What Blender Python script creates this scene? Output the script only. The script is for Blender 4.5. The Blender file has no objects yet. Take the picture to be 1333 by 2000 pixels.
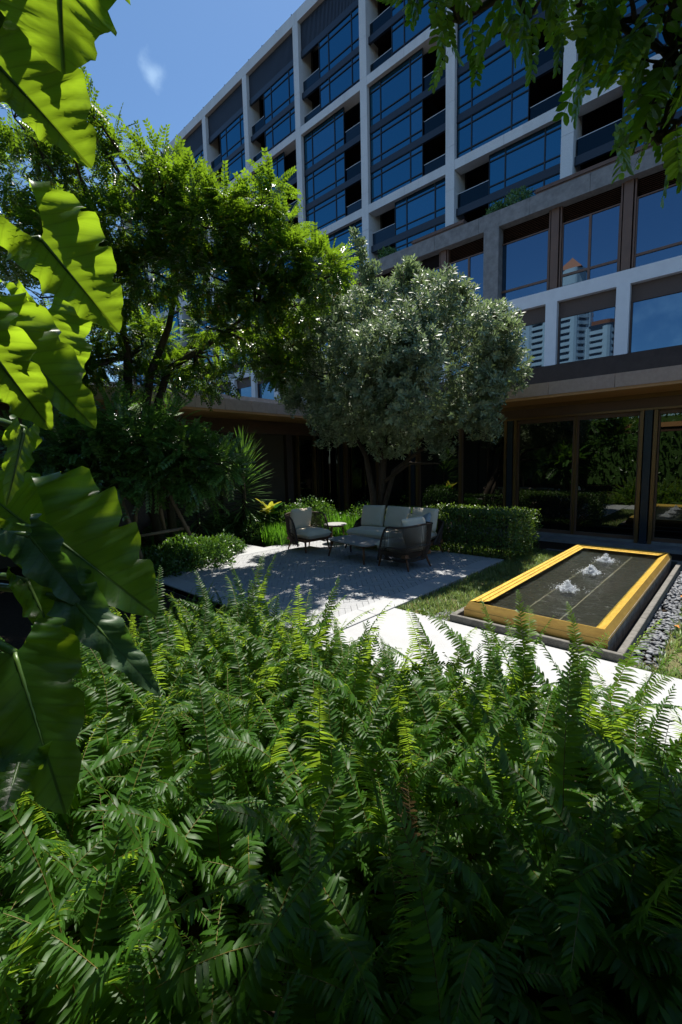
import bpy, math, random
import numpy as np
from mathutils import Vector, Matrix
random.seed(7); RNG = np.random.default_rng(11)
S = bpy.context.scene
COL = S.collection
# ---------------------------------------------------------------- camera
# world: facade of the hotel runs along X and faces -Y, camera stands at the origin, 2 m above the patio
EYE = Vector((0, 0, 2.0))
CR = Vector((0.73705345, 0.67545816, -0.02254941)); CU = Vector((-0.0588373, 0.09736982, 0.99350757)); CF = Vector((-0.67326843, 0.73094144, -0.1115089))
cam = bpy.data.objects.new('camera', bpy.data.cameras.new('camera')); COL.objects.link(cam)
m = Matrix((CR, CU, -CF)).transposed().to_4x4(); m.translation = EYE; cam.matrix_world = m
cam.data.sensor_fit = 'VERTICAL'; cam.data.sensor_height = 36; cam.data.sensor_width = 24
cam.data.lens = 868.43 * 36 / 2000
cam.data.clip_start = 0.03; cam.data.clip_end = 2000
S.camera = cam
def ray(x, y):
    return (CR * (x - 666.5) - CU * (y - 1000) + CF * 868.43).normalized()
def at(x, y, d): return EYE + ray(x, y) * d            # a point d metres from the eye
def onz(x, y, z):
    r = ray(x, y); return EYE + r * ((z - EYE.z) / r.z)
def ony(x, y, Y):
    r = ray(x, y); return EYE + r * (Y / r.y)
def onx(x, y, X):
    r = ray(x, y); return EYE + r * (X / r.x)
# ---------------------------------------------------------------- light
SUN_EL = math.radians(69); SUN_AZ = Vector((-0.42, 0.907, 0)).normalized()   # sun ahead, behind the hotel
SUN_DIR = SUN_AZ * math.cos(SUN_EL) + Vector((0, 0, math.sin(SUN_EL)))
w = bpy.data.worlds.new('World'); S.world = w; w.use_nodes = True
nt = w.node_tree; N = nt.nodes; N.clear()
def wn(t, **k):
    n = N.new(t)
    for a, b in k.items(): setattr(n, a, b)
    return n
sky = wn('ShaderNodeTexSky', sky_type='NISHITA', sun_disc=False, sun_elevation=SUN_EL, sun_rotation=math.atan2(SUN_AZ.x, SUN_AZ.y), air_density=1.0, dust_density=0.3, ozone_density=1.5, altitude=0)
tc = wn('ShaderNodeTexCoord')
noi = wn('ShaderNodeTexNoise'); noi.inputs['Scale'].default_value = 9; noi.inputs['Detail'].default_value = 7; noi.inputs['Roughness'].default_value = .62
nt.links.new(tc.outputs['Generated'], noi.inputs['Vector'])
def wmath(op, a, b=None, c=None):
    n = wn('ShaderNodeMath', operation=op)
    for i, v in enumerate((a, b, c)):
        if v is None: continue
        if isinstance(v, (int, float)): n.inputs[i].default_value = v
        else: nt.links.new(v, n.inputs[i])
    return n.outputs[0]
# one small wisp of cloud in the open sky
wd = wn('ShaderNodeVectorMath', operation='DISTANCE'); wd.inputs[1].default_value = ray(301, 146)
noi2 = wn('ShaderNodeTexNoise'); noi2.inputs['Scale'].default_value = 26; noi2.inputs['Detail'].default_value = 5
nt.links.new(tc.outputs['Generated'], noi2.inputs['Vector'])
wob = wn('ShaderNodeVectorMath', operation='MULTIPLY_ADD'); wob.inputs[1].default_value = (.05, .05, .05)
nt.links.new(noi2.outputs['Color'], wob.inputs[0]); nt.links.new(tc.outputs['Generated'], wob.inputs[2])
sub = wn('ShaderNodeVectorMath', operation='SUBTRACT'); sub.inputs[1].default_value = (.025, .025, .025)
nt.links.new(wob.outputs[0], sub.inputs[0]); nt.links.new(sub.outputs[0], wd.inputs[0])
wisp = wn('ShaderNodeMapRange', interpolation_type='SMOOTHSTEP'); nt.links.new(wd.outputs['Value'], wisp.inputs[0])
wisp.inputs[1].default_value = .026; wisp.inputs[2].default_value = .002; wisp.inputs[3].default_value = 0; wisp.inputs[4].default_value = .3
# loose fair-weather clouds low over the horizon all round
sep = wn('ShaderNodeSeparateXYZ'); nt.links.new(tc.outputs['Generated'], sep.inputs[0])
low = wn('ShaderNodeMapRange', interpolation_type='SMOOTHSTEP'); nt.links.new(sep.outputs['Z'], low.inputs[0])
low.inputs[1].default_value = .36; low.inputs[2].default_value = .12; low.inputs[3].default_value = 0; low.inputs[4].default_value = 1
cl = wn('ShaderNodeMapRange', interpolation_type='SMOOTHSTEP'); nt.links.new(noi.outputs['Fac'], cl.inputs[0])
cl.inputs[1].default_value = .5; cl.inputs[2].default_value = .72; cl.inputs[3].default_value = 0; cl.inputs[4].default_value = .55
clouds = wmath('MAXIMUM', wmath('MULTIPLY', cl.outputs[0], low.outputs[0]), wisp.outputs[0])
mixw = wn('ShaderNodeMix', data_type='RGBA'); nt.links.new(clouds, mixw.inputs['Factor'])
nt.links.new(sky.outputs[0], mixw.inputs['A']); mixw.inputs['B'].default_value = (9, 9.4, 10, 1)
wb = wn('ShaderNodeMix', data_type='RGBA', blend_type='MULTIPLY'); wb.inputs['Factor'].default_value = 1; wb.inputs['B'].default_value = (.8, 1.02, 1.16, 1); nt.links.new(mixw.outputs['Result'], wb.inputs['A'])   # camera white balance
bg = wn('ShaderNodeBackground'); bg.inputs['Strength'].default_value = 0.068
nt.links.new(wb.outputs['Result'], bg.inputs['Color'])
nt.links.new(bg.outputs[0], wn('ShaderNodeOutputWorld').inputs[0])
sl = bpy.data.lights.new('sun', 'SUN'); sl.energy = 5.0; sl.angle = math.radians(.53); sl.color = (1, .95, .86)
so = bpy.data.objects.new('sun', sl); COL.objects.link(so); so.rotation_euler = SUN_DIR.to_track_quat('Z', 'Y').to_euler()
vs = S.view_settings; vs.view_transform = 'Standard'; vs.look = 'None'; vs.gamma = 1; vs.exposure = 0.92; vs.use_curve_mapping = False
S.render.engine = 'CYCLES'
cy = S.cycles; cy.use_denoising = True; cy.max_bounces = 8; cy.diffuse_bounces = 2; cy.glossy_bounces = 4; cy.transmission_bounces = 6; cy.transparent_max_bounces = 6
cy.caustics_reflective = False; cy.caustics_refractive = False; cy.sample_clamp_indirect = 6
try: cy.denoiser = 'OPENIMAGEDENOISE'
except Exception: pass
# ---------------------------------------------------------------- helpers
class MB:
    def __init__(s): s.v = []; s.f = []; s.uv = None
    def add(s, vs, fs):
        b = len(s.v); s.v.extend([tuple(p) for p in vs]); s.f.extend([tuple(i + b for i in f) for f in fs]); return s
    def box(s, x0, x1, y0, y1, z0, z1):
        return s.add([(x0,y0,z0),(x1,y0,z0),(x1,y1,z0),(x0,y1,z0),(x0,y0,z1),(x1,y0,z1),(x1,y1,z1),(x0,y1,z1)],
                     [(0,3,2,1),(4,5,6,7),(0,1,5,4),(1,2,6,5),(2,3,7,6),(3,0,4,7)])
    def cbox(s, x0, x1, y0, y1, z0, z1, c=.004):      # box with chamfered top edges
        vs = [(x0,y0,z0),(x1,y0,z0),(x1,y1,z0),(x0,y1,z0),(x0,y0,z1-c),(x1,y0,z1-c),(x1,y1,z1-c),(x0,y1,z1-c),(x0+c,y0+c,z1),(x1-c,y0+c,z1),(x1-c,y1-c,z1),(x0+c,y1-c,z1)]
        return s.add(vs, [(0,1,5,4),(1,2,6,5),(2,3,7,6),(3,0,4,7),(4,5,9,8),(5,6,10,9),(6,7,11,10),(7,4,8,11),(8,9,10,11)])
    def tube(s, pts, rad, n=6, cap=True):
        pts = [Vector(p) for p in pts]
        if not isinstance(rad, (list, tuple)): rad = [rad] * len(pts)
        up = None; rings = []
        for i, p in enumerate(pts):
            t = (pts[min(i + 1, len(pts) - 1)] - pts[max(i - 1, 0)])
            t = t.normalized() if t.length > 1e-9 else Vector((0, 0, 1))
            if up is None:
                up = t.orthogonal().normalized()
            up = (up - t * up.dot(t)); up = up.normalized() if up.length > 1e-6 else t.orthogonal().normalized()
            sd = t.cross(up)
            rings.append([p + (up * math.cos(a) + sd * math.sin(a)) * rad[i] for a in [2 * math.pi * k / n for k in range(n)]])
        vs = [q for r in rings for q in r]; fs = []
        for i in range(len(pts) - 1):
            for k in range(n):
                fs.append((i * n + k, i * n + (k + 1) % n, (i + 1) * n + (k + 1) % n, (i + 1) * n + k))
        if cap: fs.append(tuple(range(n))[::-1]); fs.append(tuple((len(pts) - 1) * n + k for k in range(n)))
        return s.add(vs, fs)
    def lathe(s, prof, n=16, c=(0, 0, 0)):
        vs = [(c[0] + r * math.cos(2*math.pi*k/n), c[1] + r * math.sin(2*math.pi*k/n), c[2] + z) for r, z in prof for k in range(n)]
        fs = [(i*n+k, i*n+(k+1)%n, (i+1)*n+(k+1)%n, (i+1)*n+k) for i in range(len(prof)-1) for k in range(n)]
        fs.append(tuple((len(prof)-1)*n + k for k in range(n)))
        return s.add(vs, fs)
    def prism(s, poly, z0, z1):
        n = len(poly); vs = [(x, y, z0) for x, y in poly] + [(x, y, z1) for x, y in poly]
        return s.add(vs, [tuple(range(n))[::-1], tuple(range(n, 2*n))] + [(i, (i+1)%n, n+(i+1)%n, n+i) for i in range(n)])
    def mesh(s, name, smooth=False):
        me = bpy.data.meshes.new(name); me.from_pydata(s.v, [], s.f); me.update()
        if smooth: me.polygons.foreach_set('use_smooth', [True] * len(me.polygons))
        return me
def tag(o, label=None, cat=None, group=None, kind=None):
    if label: o['label'] = label
    if cat: o['category'] = cat
    if group: o['group'] = group
    if kind: o['kind'] = kind
    return o
def obj(name, src, mat=None, parent=None, loc=None, smooth=False, rot=None, scale=None):
    me = src.mesh(name, smooth) if isinstance(src, MB) else src
    if mat is not None and len(me.materials) == 0: me.materials.append(mat)
    o = bpy.data.objects.new(name, me); COL.objects.link(o)
    if parent is not None: o.parent = parent
    if loc is not None: o.location = loc
    if rot is not None: o.rotation_euler = rot
    if scale is not None: o.scale = (scale,)*3 if isinstance(scale, (int, float)) else scale
    return o
def empty(name, loc=(0,0,0), rz=0, **t):
    o = bpy.data.objects.new(name, None); COL.objects.link(o); o.location = loc; o.rotation_euler = (0, 0, rz); o.empty_display_size = .1
    tag(o, **t); return o
def npmesh(name, V, F, mat=None, smooth=True):
    """V (n,3) floats, F (m,k) ints, one face size"""
    V = np.asarray(V, np.float32); F = np.asarray(F, np.int32); me = bpy.data.meshes.new(name)
    k = F.shape[1]; me.vertices.add(len(V)); me.vertices.foreach_set('co', V.ravel())
    me.loops.add(F.size); me.loops.foreach_set('vertex_index', F.ravel())
    me.polygons.add(len(F)); me.polygons.foreach_set('loop_start', np.arange(0, F.size, k, dtype=np.int32))
    try: me.polygons.foreach_set('loop_total', np.full(len(F), k, np.int32))
    except Exception: pass
    me.polygons.foreach_set('use_smooth', np.full(len(F), smooth)); me.update(calc_edges=True)
    if mat: me.materials.append(mat)
    return me
def stamp(tv, tf, pos, R, s):
    """copies of a template: pos (N,3), R (N,3,3) columns = axes, s (N,) or (N,3)"""
    tv = np.asarray(tv, float); tf = np.asarray(tf, int); pos = np.asarray(pos, float); n = len(pos)
    s = np.asarray(s, float); s = s[:, None, None] if s.ndim == 1 else s[:, None, :]
    V = np.einsum('nij,nkj->nki', R, tv[None] * s) + pos[:, None, :]
    F = tf[None] + (np.arange(n) * len(tv))[:, None, None]
    return V.reshape(-1, 3), F.reshape(-1, tf.shape[1])
def nrm(a): return a / np.maximum(np.linalg.norm(a, axis=-1, keepdims=True), 1e-9)
def frames(x, up):
    """rotation with local x along x, local z near up"""
    x = nrm(x); z = up - (up * x).sum(-1, keepdims=True) * x; z = nrm(z); y = np.cross(z, x); return np.stack([x, y, z], -1)
def rdir(n, rng=RNG): return nrm(rng.normal(size=(n, 3)))
def leaf_r(w=.3, fold=.08, drop=.12):               # rounded leaf, 3 quads a side
    rows = [(0,.0,0),(.18,.62,.7),(.5,1,1),(.8,.8,.8),(1,.0,0)]
    v = []
    for u, hw, fz in rows: v += [(u,-w*hw,fold*fz-drop*u*u),(u,0,-drop*u*u),(u,w*hw,fold*fz-drop*u*u)]
    return v, [(3*i+j, 3*i+3+j, 3*i+4+j, 3*i+1+j) for i in range(4) for j in range(2)]
def leaf_t(w=.3, fold=.08, drop=.12, wpos=.45):       # 2 quads, unit length, along +x
    v = [(0,0,0),(wpos,-w,fold),(1,0,-drop),(wpos,w,fold),(wpos*.95,0,0)]
    return v, [(0,1,2,4),(0,4,2,3)]
# ---------------------------------------------------------------- materials
MATS = {}
def mat(name, col, rough=.6, spec=.5, metal=0, var=None, scale=8, bump=0, bscale=60, trans=None, tfac=.4, island=0, coat=0, stretch=None, extra=None):
    m = bpy.data.materials.new(name); m.use_nodes = True; t = m.node_tree; n = t.nodes; L = t.links.new
    b = n['Principled BSDF']; b.inputs['Roughness'].default_value = rough; b.inputs['Metallic'].default_value = metal
    b.inputs['Specular IOR Level'].default_value = spec; b.inputs['Base Color'].default_value = (*col, 1)
    if coat: b.inputs['Coat Weight'].default_value = coat
    tc = n.new('ShaderNodeTexCoord'); src = tc.outputs['Object']
    if stretch:
        mp = n.new('ShaderNodeMapping'); mp.inputs['Scale'].default_value = stretch; L(src, mp.inputs['Vector']); src = mp.outputs[0]
    colout = None
    if var is not None:
        nz = n.new('ShaderNodeTexNoise'); nz.inputs['Scale'].default_value = scale; nz.inputs['Detail'].default_value = 6; nz.inputs['Roughness'].default_value = .65; L(src, nz.inputs['Vector'])
        r = n.new('ShaderNodeValToRGB'); r.color_ramp.elements[0].position = .32; r.color_ramp.elements[1].position = .68
        r.color_ramp.elements[0].color = (*col, 1); r.color_ramp.elements[1].color = (*var, 1); L(nz.outputs['Fac'], r.inputs[0]); colout = r.outputs[0]
    if island:
        g = n.new('ShaderNodeNewGeometry'); hs = n.new('ShaderNodeHueSaturation')
        mr = n.new('ShaderNodeMapRange'); L(g.outputs['Random Per Island'], mr.inputs[0]); mr.inputs[3].default_value = 1 - island; mr.inputs[4].default_value = 1 + island; L(mr.outputs[0], hs.inputs['Value'])
        if colout: L(colout, hs.inputs['Color'])
        else: hs.inputs['Color'].default_value = (*col, 1)
        colout = hs.outputs[0]
    if extra: colout = extra(t, colout)
    if colout: L(colout, b.inputs['Base Color'])
    if bump:
        bn = n.new('ShaderNodeTexNoise'); bn.inputs['Scale'].default_value = bscale; bn.inputs['Detail'].default_value = 4; L(src, bn.inputs['Vector'])
        bp = n.new('ShaderNodeBump'); bp.inputs['Strength'].default_value = bump; bp.inputs['Distance'].default_value = .01; L(bn.outputs['Fac'], bp.inputs['Height']); L(bp.outputs[0], b.inputs['Normal'])
    if trans is not None:
        tr = n.new('ShaderNodeBsdfTranslucent'); tr.inputs['Color'].default_value = (*trans, 1)
        if island:
            h2 = n.new('ShaderNodeHueSaturation'); h2.inputs['Color'].default_value = (*trans, 1); L(mr.outputs[0], h2.inputs['Value']); L(h2.outputs[0], tr.inputs['Color'])
        mx = n.new('ShaderNodeMixShader'); mx.inputs[0].default_value = tfac
        L(b.outputs[0], mx.inputs[1]); L(tr.outputs[0], mx.inputs[2]); L(mx.outputs[0], n['Material Output'].inputs[0])
    MATS[name] = m; return m
def yellow_some(thr, yc):
    def f(t, c):
        n = t.nodes; g = n.new('ShaderNodeNewGeometry'); w = n.new('ShaderNodeTexWhiteNoise'); w.noise_dimensions = '1D'; t.links.new(g.outputs['Random Per Island'], w.inputs['W'])
        mt = n.new('ShaderNodeMath'); mt.operation = 'GREATER_THAN'; mt.inputs[1].default_value = thr; t.links.new(w.outputs[0], mt.inputs[0])
        mx = n.new('ShaderNodeMix'); mx.data_type = 'RGBA'; t.links.new(mt.outputs[0], mx.inputs['Factor']); t.links.new(c, mx.inputs['A']); mx.inputs['B'].default_value = (*yc, 1)
        return mx.outputs['Result']
    return f
def stains(sc, amt, dark=.55, st=(1,1,1)):
    def f(t, c):
        n = t.nodes; tc = n.new('ShaderNodeTexCoord'); mp = n.new('ShaderNodeMapping'); mp.inputs['Scale'].default_value = st; t.links.new(tc.outputs['Object'], mp.inputs[0])
        nz = n.new('ShaderNodeTexNoise'); nz.inputs['Scale'].default_value = sc; nz.inputs['Detail'].default_value = 8; nz.inputs['Roughness'].default_value = .7; t.links.new(mp.outputs[0], nz.inputs[0])
        mr = n.new('ShaderNodeMapRange'); mr.inputs[1].default_value = .48; mr.inputs[2].default_value = .75; mr.inputs[3].default_value = 0; mr.inputs[4].default_value = amt; t.links.new(nz.outputs['Fac'], mr.inputs[0])
        mx = n.new('ShaderNodeMix'); mx.data_type = 'RGBA'; mx.blend_type = 'MULTIPLY'; t.links.new(mr.outputs[0], mx.inputs['Factor']); t.links.new(c, mx.inputs['A']); mx.inputs['B'].default_value = (dark, dark*.97, dark*.92, 1)
        return mx.outputs['Result']
    return f
def glass_mat(name, tint, ior, inner, rough=.01, wav=0):
    m = bpy.data.materials.new(name); m.use_nodes = True; t = m.node_tree; n = t.nodes; n.clear(); L = t.links.new
    gl = n.new('ShaderNodeBsdfGlossy'); gl.inputs['Color'].default_value = (*tint, 1); gl.inputs['Roughness'].default_value = rough
    df = n.new('ShaderNodeBsdfDiffuse'); oi = n.new('ShaderNodeObjectInfo'); rp = n.new('ShaderNodeValToRGB'); rp.color_ramp.elements[0].position = .6; rp.color_ramp.elements[0].color = (*inner, 1); rp.color_ramp.elements[1].color = (*[c*5 for c in inner], 1); L(oi.outputs['Random'], rp.inputs[0]); L(rp.outputs[0], df.inputs['Color'])
    fr = n.new('ShaderNodeFresnel'); fr.inputs['IOR'].default_value = ior; mx = n.new('ShaderNodeMixShader'); o = n.new('ShaderNodeOutputMaterial')
    if wav:
        tc = n.new('ShaderNodeTexCoord'); nz = n.new('ShaderNodeTexNoise'); nz.inputs['Scale'].default_value = .7; L(tc.outputs['Object'], nz.inputs[0])
        bp = n.new('ShaderNodeBump'); bp.inputs['Strength'].default_value = wav; bp.inputs['Distance'].default_value = .02; L(nz.outputs['Fac'], bp.inputs['Height']); L(bp.outputs[0], gl.inputs['Normal'])
    L(fr.outputs[0], mx.inputs[0]); L(df.outputs[0], mx.inputs[1]); L(gl.outputs[0], mx.inputs[2]); L(mx.outputs[0], o.inputs[0]); MATS[name] = m; return m
M = MATS
mat('white_stone', (.78,.78,.79), .75, .3, var=(.66,.66,.67), scale=14, bump=.15, bscale=90, extra=stains(.5, .5, .6, (1,1,.2)))
mat('grey_stone', (.24,.242,.25), .7, .3, var=(.15,.152,.158), scale=3.5, bump=.15)
mat('blue_white_paint', (.66,.68,.72), .6, .3, var=(.6,.62,.66), scale=2)
mat('dark_stone', (.022,.02,.022), .6, .3, var=(.035,.032,.034), scale=8, bump=.1)
mat('pink_stone', (.5,.37,.32), .7, .3, var=(.42,.3,.26), scale=12, bump=.12)
mat('copper_soffit', (.52,.28,.13), .5, .4, metal=.0, var=(.44,.23,.1), scale=1.5)
mat('bronze', (.15,.085,.058), .45, .5, metal=.2, var=(.12,.068,.048), scale=3)
mat('bronze_light', (.22,.125,.055), .35, .5, metal=.6)
mat('panel_brown', (.1,.066,.054), .55, .4, var=(.052,.034,.028), scale=30)
mat('spandrel', (.018,.028,.045), .35, .5, var=(.012,.02,.034), scale=10)
mat('frame_dark', (.012,.014,.018), .45, .5)
mat('louvre_metal', (.035,.045,.065), .5, .5)
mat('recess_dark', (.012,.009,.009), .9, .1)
mat('wall_brown', (.11,.085,.062), .8, .2, var=(.08,.062,.045), scale=60, bump=.4, bscale=140)
mat('granite', (.29,.295,.305), .6, .35, var=(.39,.395,.405), scale=120, bump=.08, bscale=220, extra=stains(1.3, .6, .7))
mat('brick_grey', (.24,.245,.255), .75, .3, var=(.34,.345,.35), scale=25, bump=.3, bscale=160, island=0)
mat('mortar', (.1,.098,.094), .9, .1)
mat('kerb_stone', (.17,.16,.145), .75, .3, var=(.09,.085,.075), scale=14, bump=.3, bscale=120)
mat('stained_stone', (.33,.29,.25), .7, .3, var=(.09,.075,.06), scale=9, bump=.3)
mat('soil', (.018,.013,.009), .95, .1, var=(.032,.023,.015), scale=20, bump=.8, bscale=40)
mat('pebble', (.16,.168,.185), .6, .35, island=.4, var=(.11,.115,.125), scale=30)
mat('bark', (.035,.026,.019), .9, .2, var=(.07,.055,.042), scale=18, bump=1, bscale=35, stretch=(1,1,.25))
mat('bark_pale', (.1,.075,.05), .85, .2, var=(.06,.045,.032), scale=20, bump=.7, bscale=40, stretch=(1,1,.3))
mat('bamboo', (.26,.19,.12), .6, .4, var=(.16,.115,.07), scale=9, bump=.2, stretch=(1,1,.2))
mat('teak', (.17,.075,.034), .5, .4, var=(.11,.045,.02), scale=7, stretch=(1,6,6))
mat('rope', (.055,.042,.036), .85, .2)
mat('cushion', (.74,.65,.52), .95, .1, var=(.68,.6,.48), scale=200, bump=.25, bscale=500)
mat('pillow_cream', (.5,.42,.29), .95, .1, bump=.2, bscale=400)
mat('pillow_blue', (.36,.41,.47), .95, .1, bump=.2, bscale=400)
mat('stone_top', (.26,.255,.25), .5, .4, var=(.34,.335,.33), scale=60)
mat('concrete_far', (.7,.69,.66), .8, .2, var=(.62,.61,.58), scale=.4)
mat('roof_orange', (.4,.11,.035), .7, .3)
mat('window_far', (.03,.035,.04), .3, .5)
glass_mat('tower_glass', (.15,.6,.92), 3.2, (.004,.007,.012), wav=.02)
glass_mat('podium_glass', (.36,.63,.92), 3.2, (.004,.005,.008), wav=.012)
glass_mat('lounge_glass', (.75,.77,.72), 2.4, (.003,.003,.003), wav=.004)
glass_mat('rail_glass', (.3,.55,.7), 1.5, (.004,.007,.011))
# foliage
mat('fern_dead', (.09,.055,.018), .7, .2, trans=(.14,.08,.02), tfac=.3, island=.4)
mat('fern_leaf', (.018,.058,.005), .45, .24, var=(.03,.082,.008), scale=5, trans=(.4,.62,.04), tfac=.34, island=.3)
mat('rachis', (.12,.09,.02), .5, .4)
mat('tree_leaf', (.02,.06,.007), .3, .6, trans=(.22,.38,.014), tfac=.36, island=.35, var=(.035,.1,.01), scale=2, extra=yellow_some(.955, (.3,.17,.008)))
mat('silver_leaf', (.23,.285,.18), .45, .5, trans=(.24,.34,.12), tfac=.25, island=.3)
mat('shrub_leaf', (.045,.11,.018), .35, .5, trans=(.13,.27,.02), tfac=.3, island=.35)
mat('hedge_leaf', (.045,.1,.014), .38, .55, trans=(.18,.3,.03), tfac=.3, island=.4)
mat('feathery_leaf', (.075,.15,.03), .28, .7, trans=(.14,.3,.03), tfac=.3, island=.35)
mat('strap_leaf', (.085,.17,.045), .33, .6, trans=(.14,.3,.03), tfac=.25, island=.3)
mat('iris_leaf', (.035,.13,.012), .38, .4, trans=(.16,.4,.02), tfac=.4, island=.3)
mat('yellow_leaf', (.5,.46,.03), .45, .4, trans=(.6,.6,.06), tfac=.4, island=.15)
mat('overhang_leaf', (.028,.075,.008), .34, .55, trans=(.26,.48,.015), tfac=.45, island=.35)
mat('grass_blade', (.13,.2,.06), .5, .35, trans=(.25,.36,.08), tfac=.3, island=.45, extra=yellow_some(.8, (.24,.2,.07)))
mat('turf', (.07,.08,.03), .95, .1, var=(.15,.13,.07), scale=14, bump=.5)
mat('dead_leaf', (.4,.13,.012), .6, .3, island=.4)
mat('petiole', (.06,.12,.015), .4, .5)
def gold_mat():
    m = mat('gold_mosaic', (.62,.34,.035), .36, .5, metal=.3); t = m.node_tree; n = t.nodes; L = t.links.new; b = n['Principled BSDF']
    tc = n.new('ShaderNodeTexCoord'); v = n.new('ShaderNodeTexVoronoi'); v.distance = 'CHEBYCHEV'; v.inputs['Scale'].default_value = 55; v.inputs['Randomness'].default_value = .25; L(tc.outputs['Object'], v.inputs[0])
    r = n.new('ShaderNodeValToRGB'); e = r.color_ramp.elements; e[0].color = (.46,.28,.03,1); e[1].color = (.72,.49,.09,1)
    sp = n.new('ShaderNodeSeparateColor'); L(v.outputs['Color'], sp.inputs[0]); L(sp.outputs[0], r.inputs[0])
    nz = n.new('ShaderNodeTexNoise'); nz.inputs['Scale'].default_value = 3; nz.inputs['Detail'].default_value = 6; L(tc.outputs['Object'], nz.inputs[0])
    mx = n.new('ShaderNodeMix'); mx.data_type = 'RGBA'; mx.blend_type = 'MULTIPLY'; mr = n.new('ShaderNodeMapRange'); L(nz.outputs['Fac'], mr.inputs[0]); mr.inputs[1].default_value = .4; mr.inputs[2].default_value = .75; mr.inputs[3].default_value = 0; mr.inputs[4].default_value = .5
    L(mr.outputs[0], mx.inputs['Factor']); L(r.outputs[0], mx.inputs['A']); mx.inputs['B'].default_value = (.5,.36,.2,1); L(mx.outputs['Result'], b.inputs['Base Color'])
    bp = n.new('ShaderNodeBump'); bp.inputs['Strength'].default_value = .35; bp.inputs['Distance'].default_value = .004; L(v.outputs['Distance'], bp.inputs['Height']); L(bp.outputs[0], b.inputs['Normal'])
    L(mr.outputs[0], b.inputs['Roughness']); mr2 = n.new('ShaderNodeMapRange'); L(nz.outputs['Fac'], mr2.inputs[0]); mr2.inputs[3].default_value = .3; mr2.inputs[4].default_value = .6; L(mr2.outputs[0], b.inputs['Roughness'])
    return m
gold_mat()
mat('gold_face', (.5,.31,.07), .42, .5, metal=.35, var=(.36,.21,.045), scale=6, stretch=(1,1,3), bump=.1)
def water_mat():
    m = bpy.data.materials.new('pool_water'); m.use_nodes = True; t = m.node_tree; n = t.nodes; n.clear(); L = t.links.new
    tc = n.new('ShaderNodeTexCoord'); mp = n.new('ShaderNodeMapping'); mp.inputs['Scale'].default_value = (1.0,1.0,1); mp.inputs['Rotation'].default_value = (0,0,.6); L(tc.outputs['Object'], mp.inputs[0])
    a = n.new('ShaderNodeTexNoise'); a.inputs['Scale'].default_value = 16; a.inputs['Detail'].default_value = 5; a.inputs['Distortion'].default_value = .6; L(mp.outputs[0], a.inputs[0])
    bp = n.new('ShaderNodeBump'); bp.inputs['Strength'].default_value = .9; bp.inputs['Distance'].default_value = .04; L(a.outputs['Fac'], bp.inputs['Height'])
    fr = n.new('ShaderNodeFresnel'); fr.inputs['IOR'].default_value = 1.33; L(bp.outputs[0], fr.inputs['Normal'])
    gl = n.new('ShaderNodeBsdfGlossy'); gl.inputs['Roughness'].default_value = .06; L(bp.outputs[0], gl.inputs['Normal'])
    tr = n.new('ShaderNodeBsdfTransparent'); tr.inputs['Color'].default_value = (.8,.84,.78,1)
    mx = n.new('ShaderNodeMixShader'); o = n.new('ShaderNodeOutputMaterial'); L(fr.outputs[0], mx.inputs[0]); L(tr.outputs[0], mx.inputs[1]); L(gl.outputs[0], mx.inputs[2]); L(mx.outputs[0], o.inputs[0]); MATS['water'] = m
water_mat()
def splash_mat():
    m = mat('splash', (.8,.83,.86), .25, .6, trans=(.85,.88,.92), tfac=.5)
splash_mat()
mat('pool_tile', (.005,.005,.003), .4, .4, var=(.014,.013,.008), scale=12, bump=.2)
mat('pool_joint', (.17,.155,.115), .7, .3)
# ================================================================ ground
def ground_sheet():
    n = 40; ext = 600.; V = []; F = []
    xs = sorted(set([-ext, -300, -150, -80, -40] + list(range(-24, 25, 4)) + [40, 80, 150, 300, ext]))
    for y in xs:
        for x in xs: V.append((x, y, -.09))
    k = len(xs)
    for j in range(k-1):
        for i in range(k-1): F.append((j*k+i, j*k+i+1, (j+1)*k+i+1, (j+1)*k+i))
    return MB().add(V, F)
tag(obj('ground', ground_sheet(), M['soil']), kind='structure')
# path of pale granite slabs
path = tag(obj('path', MB().box(-3.49, 6.0, 3.15, 4.83, -.08, -.02), M['mortar']), kind='structure')
for i in range(7):
    x0 = -3.49 + .004 + i*1.465 + (.0 if i < 2 else 0); x1 = x0 + 1.457
    if i == 0: pass
    obj('slab', MB().cbox(x0, min(x1, 5.99), 3.16, 4.82, -.07, 0, .004), M['granite'], path)
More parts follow.
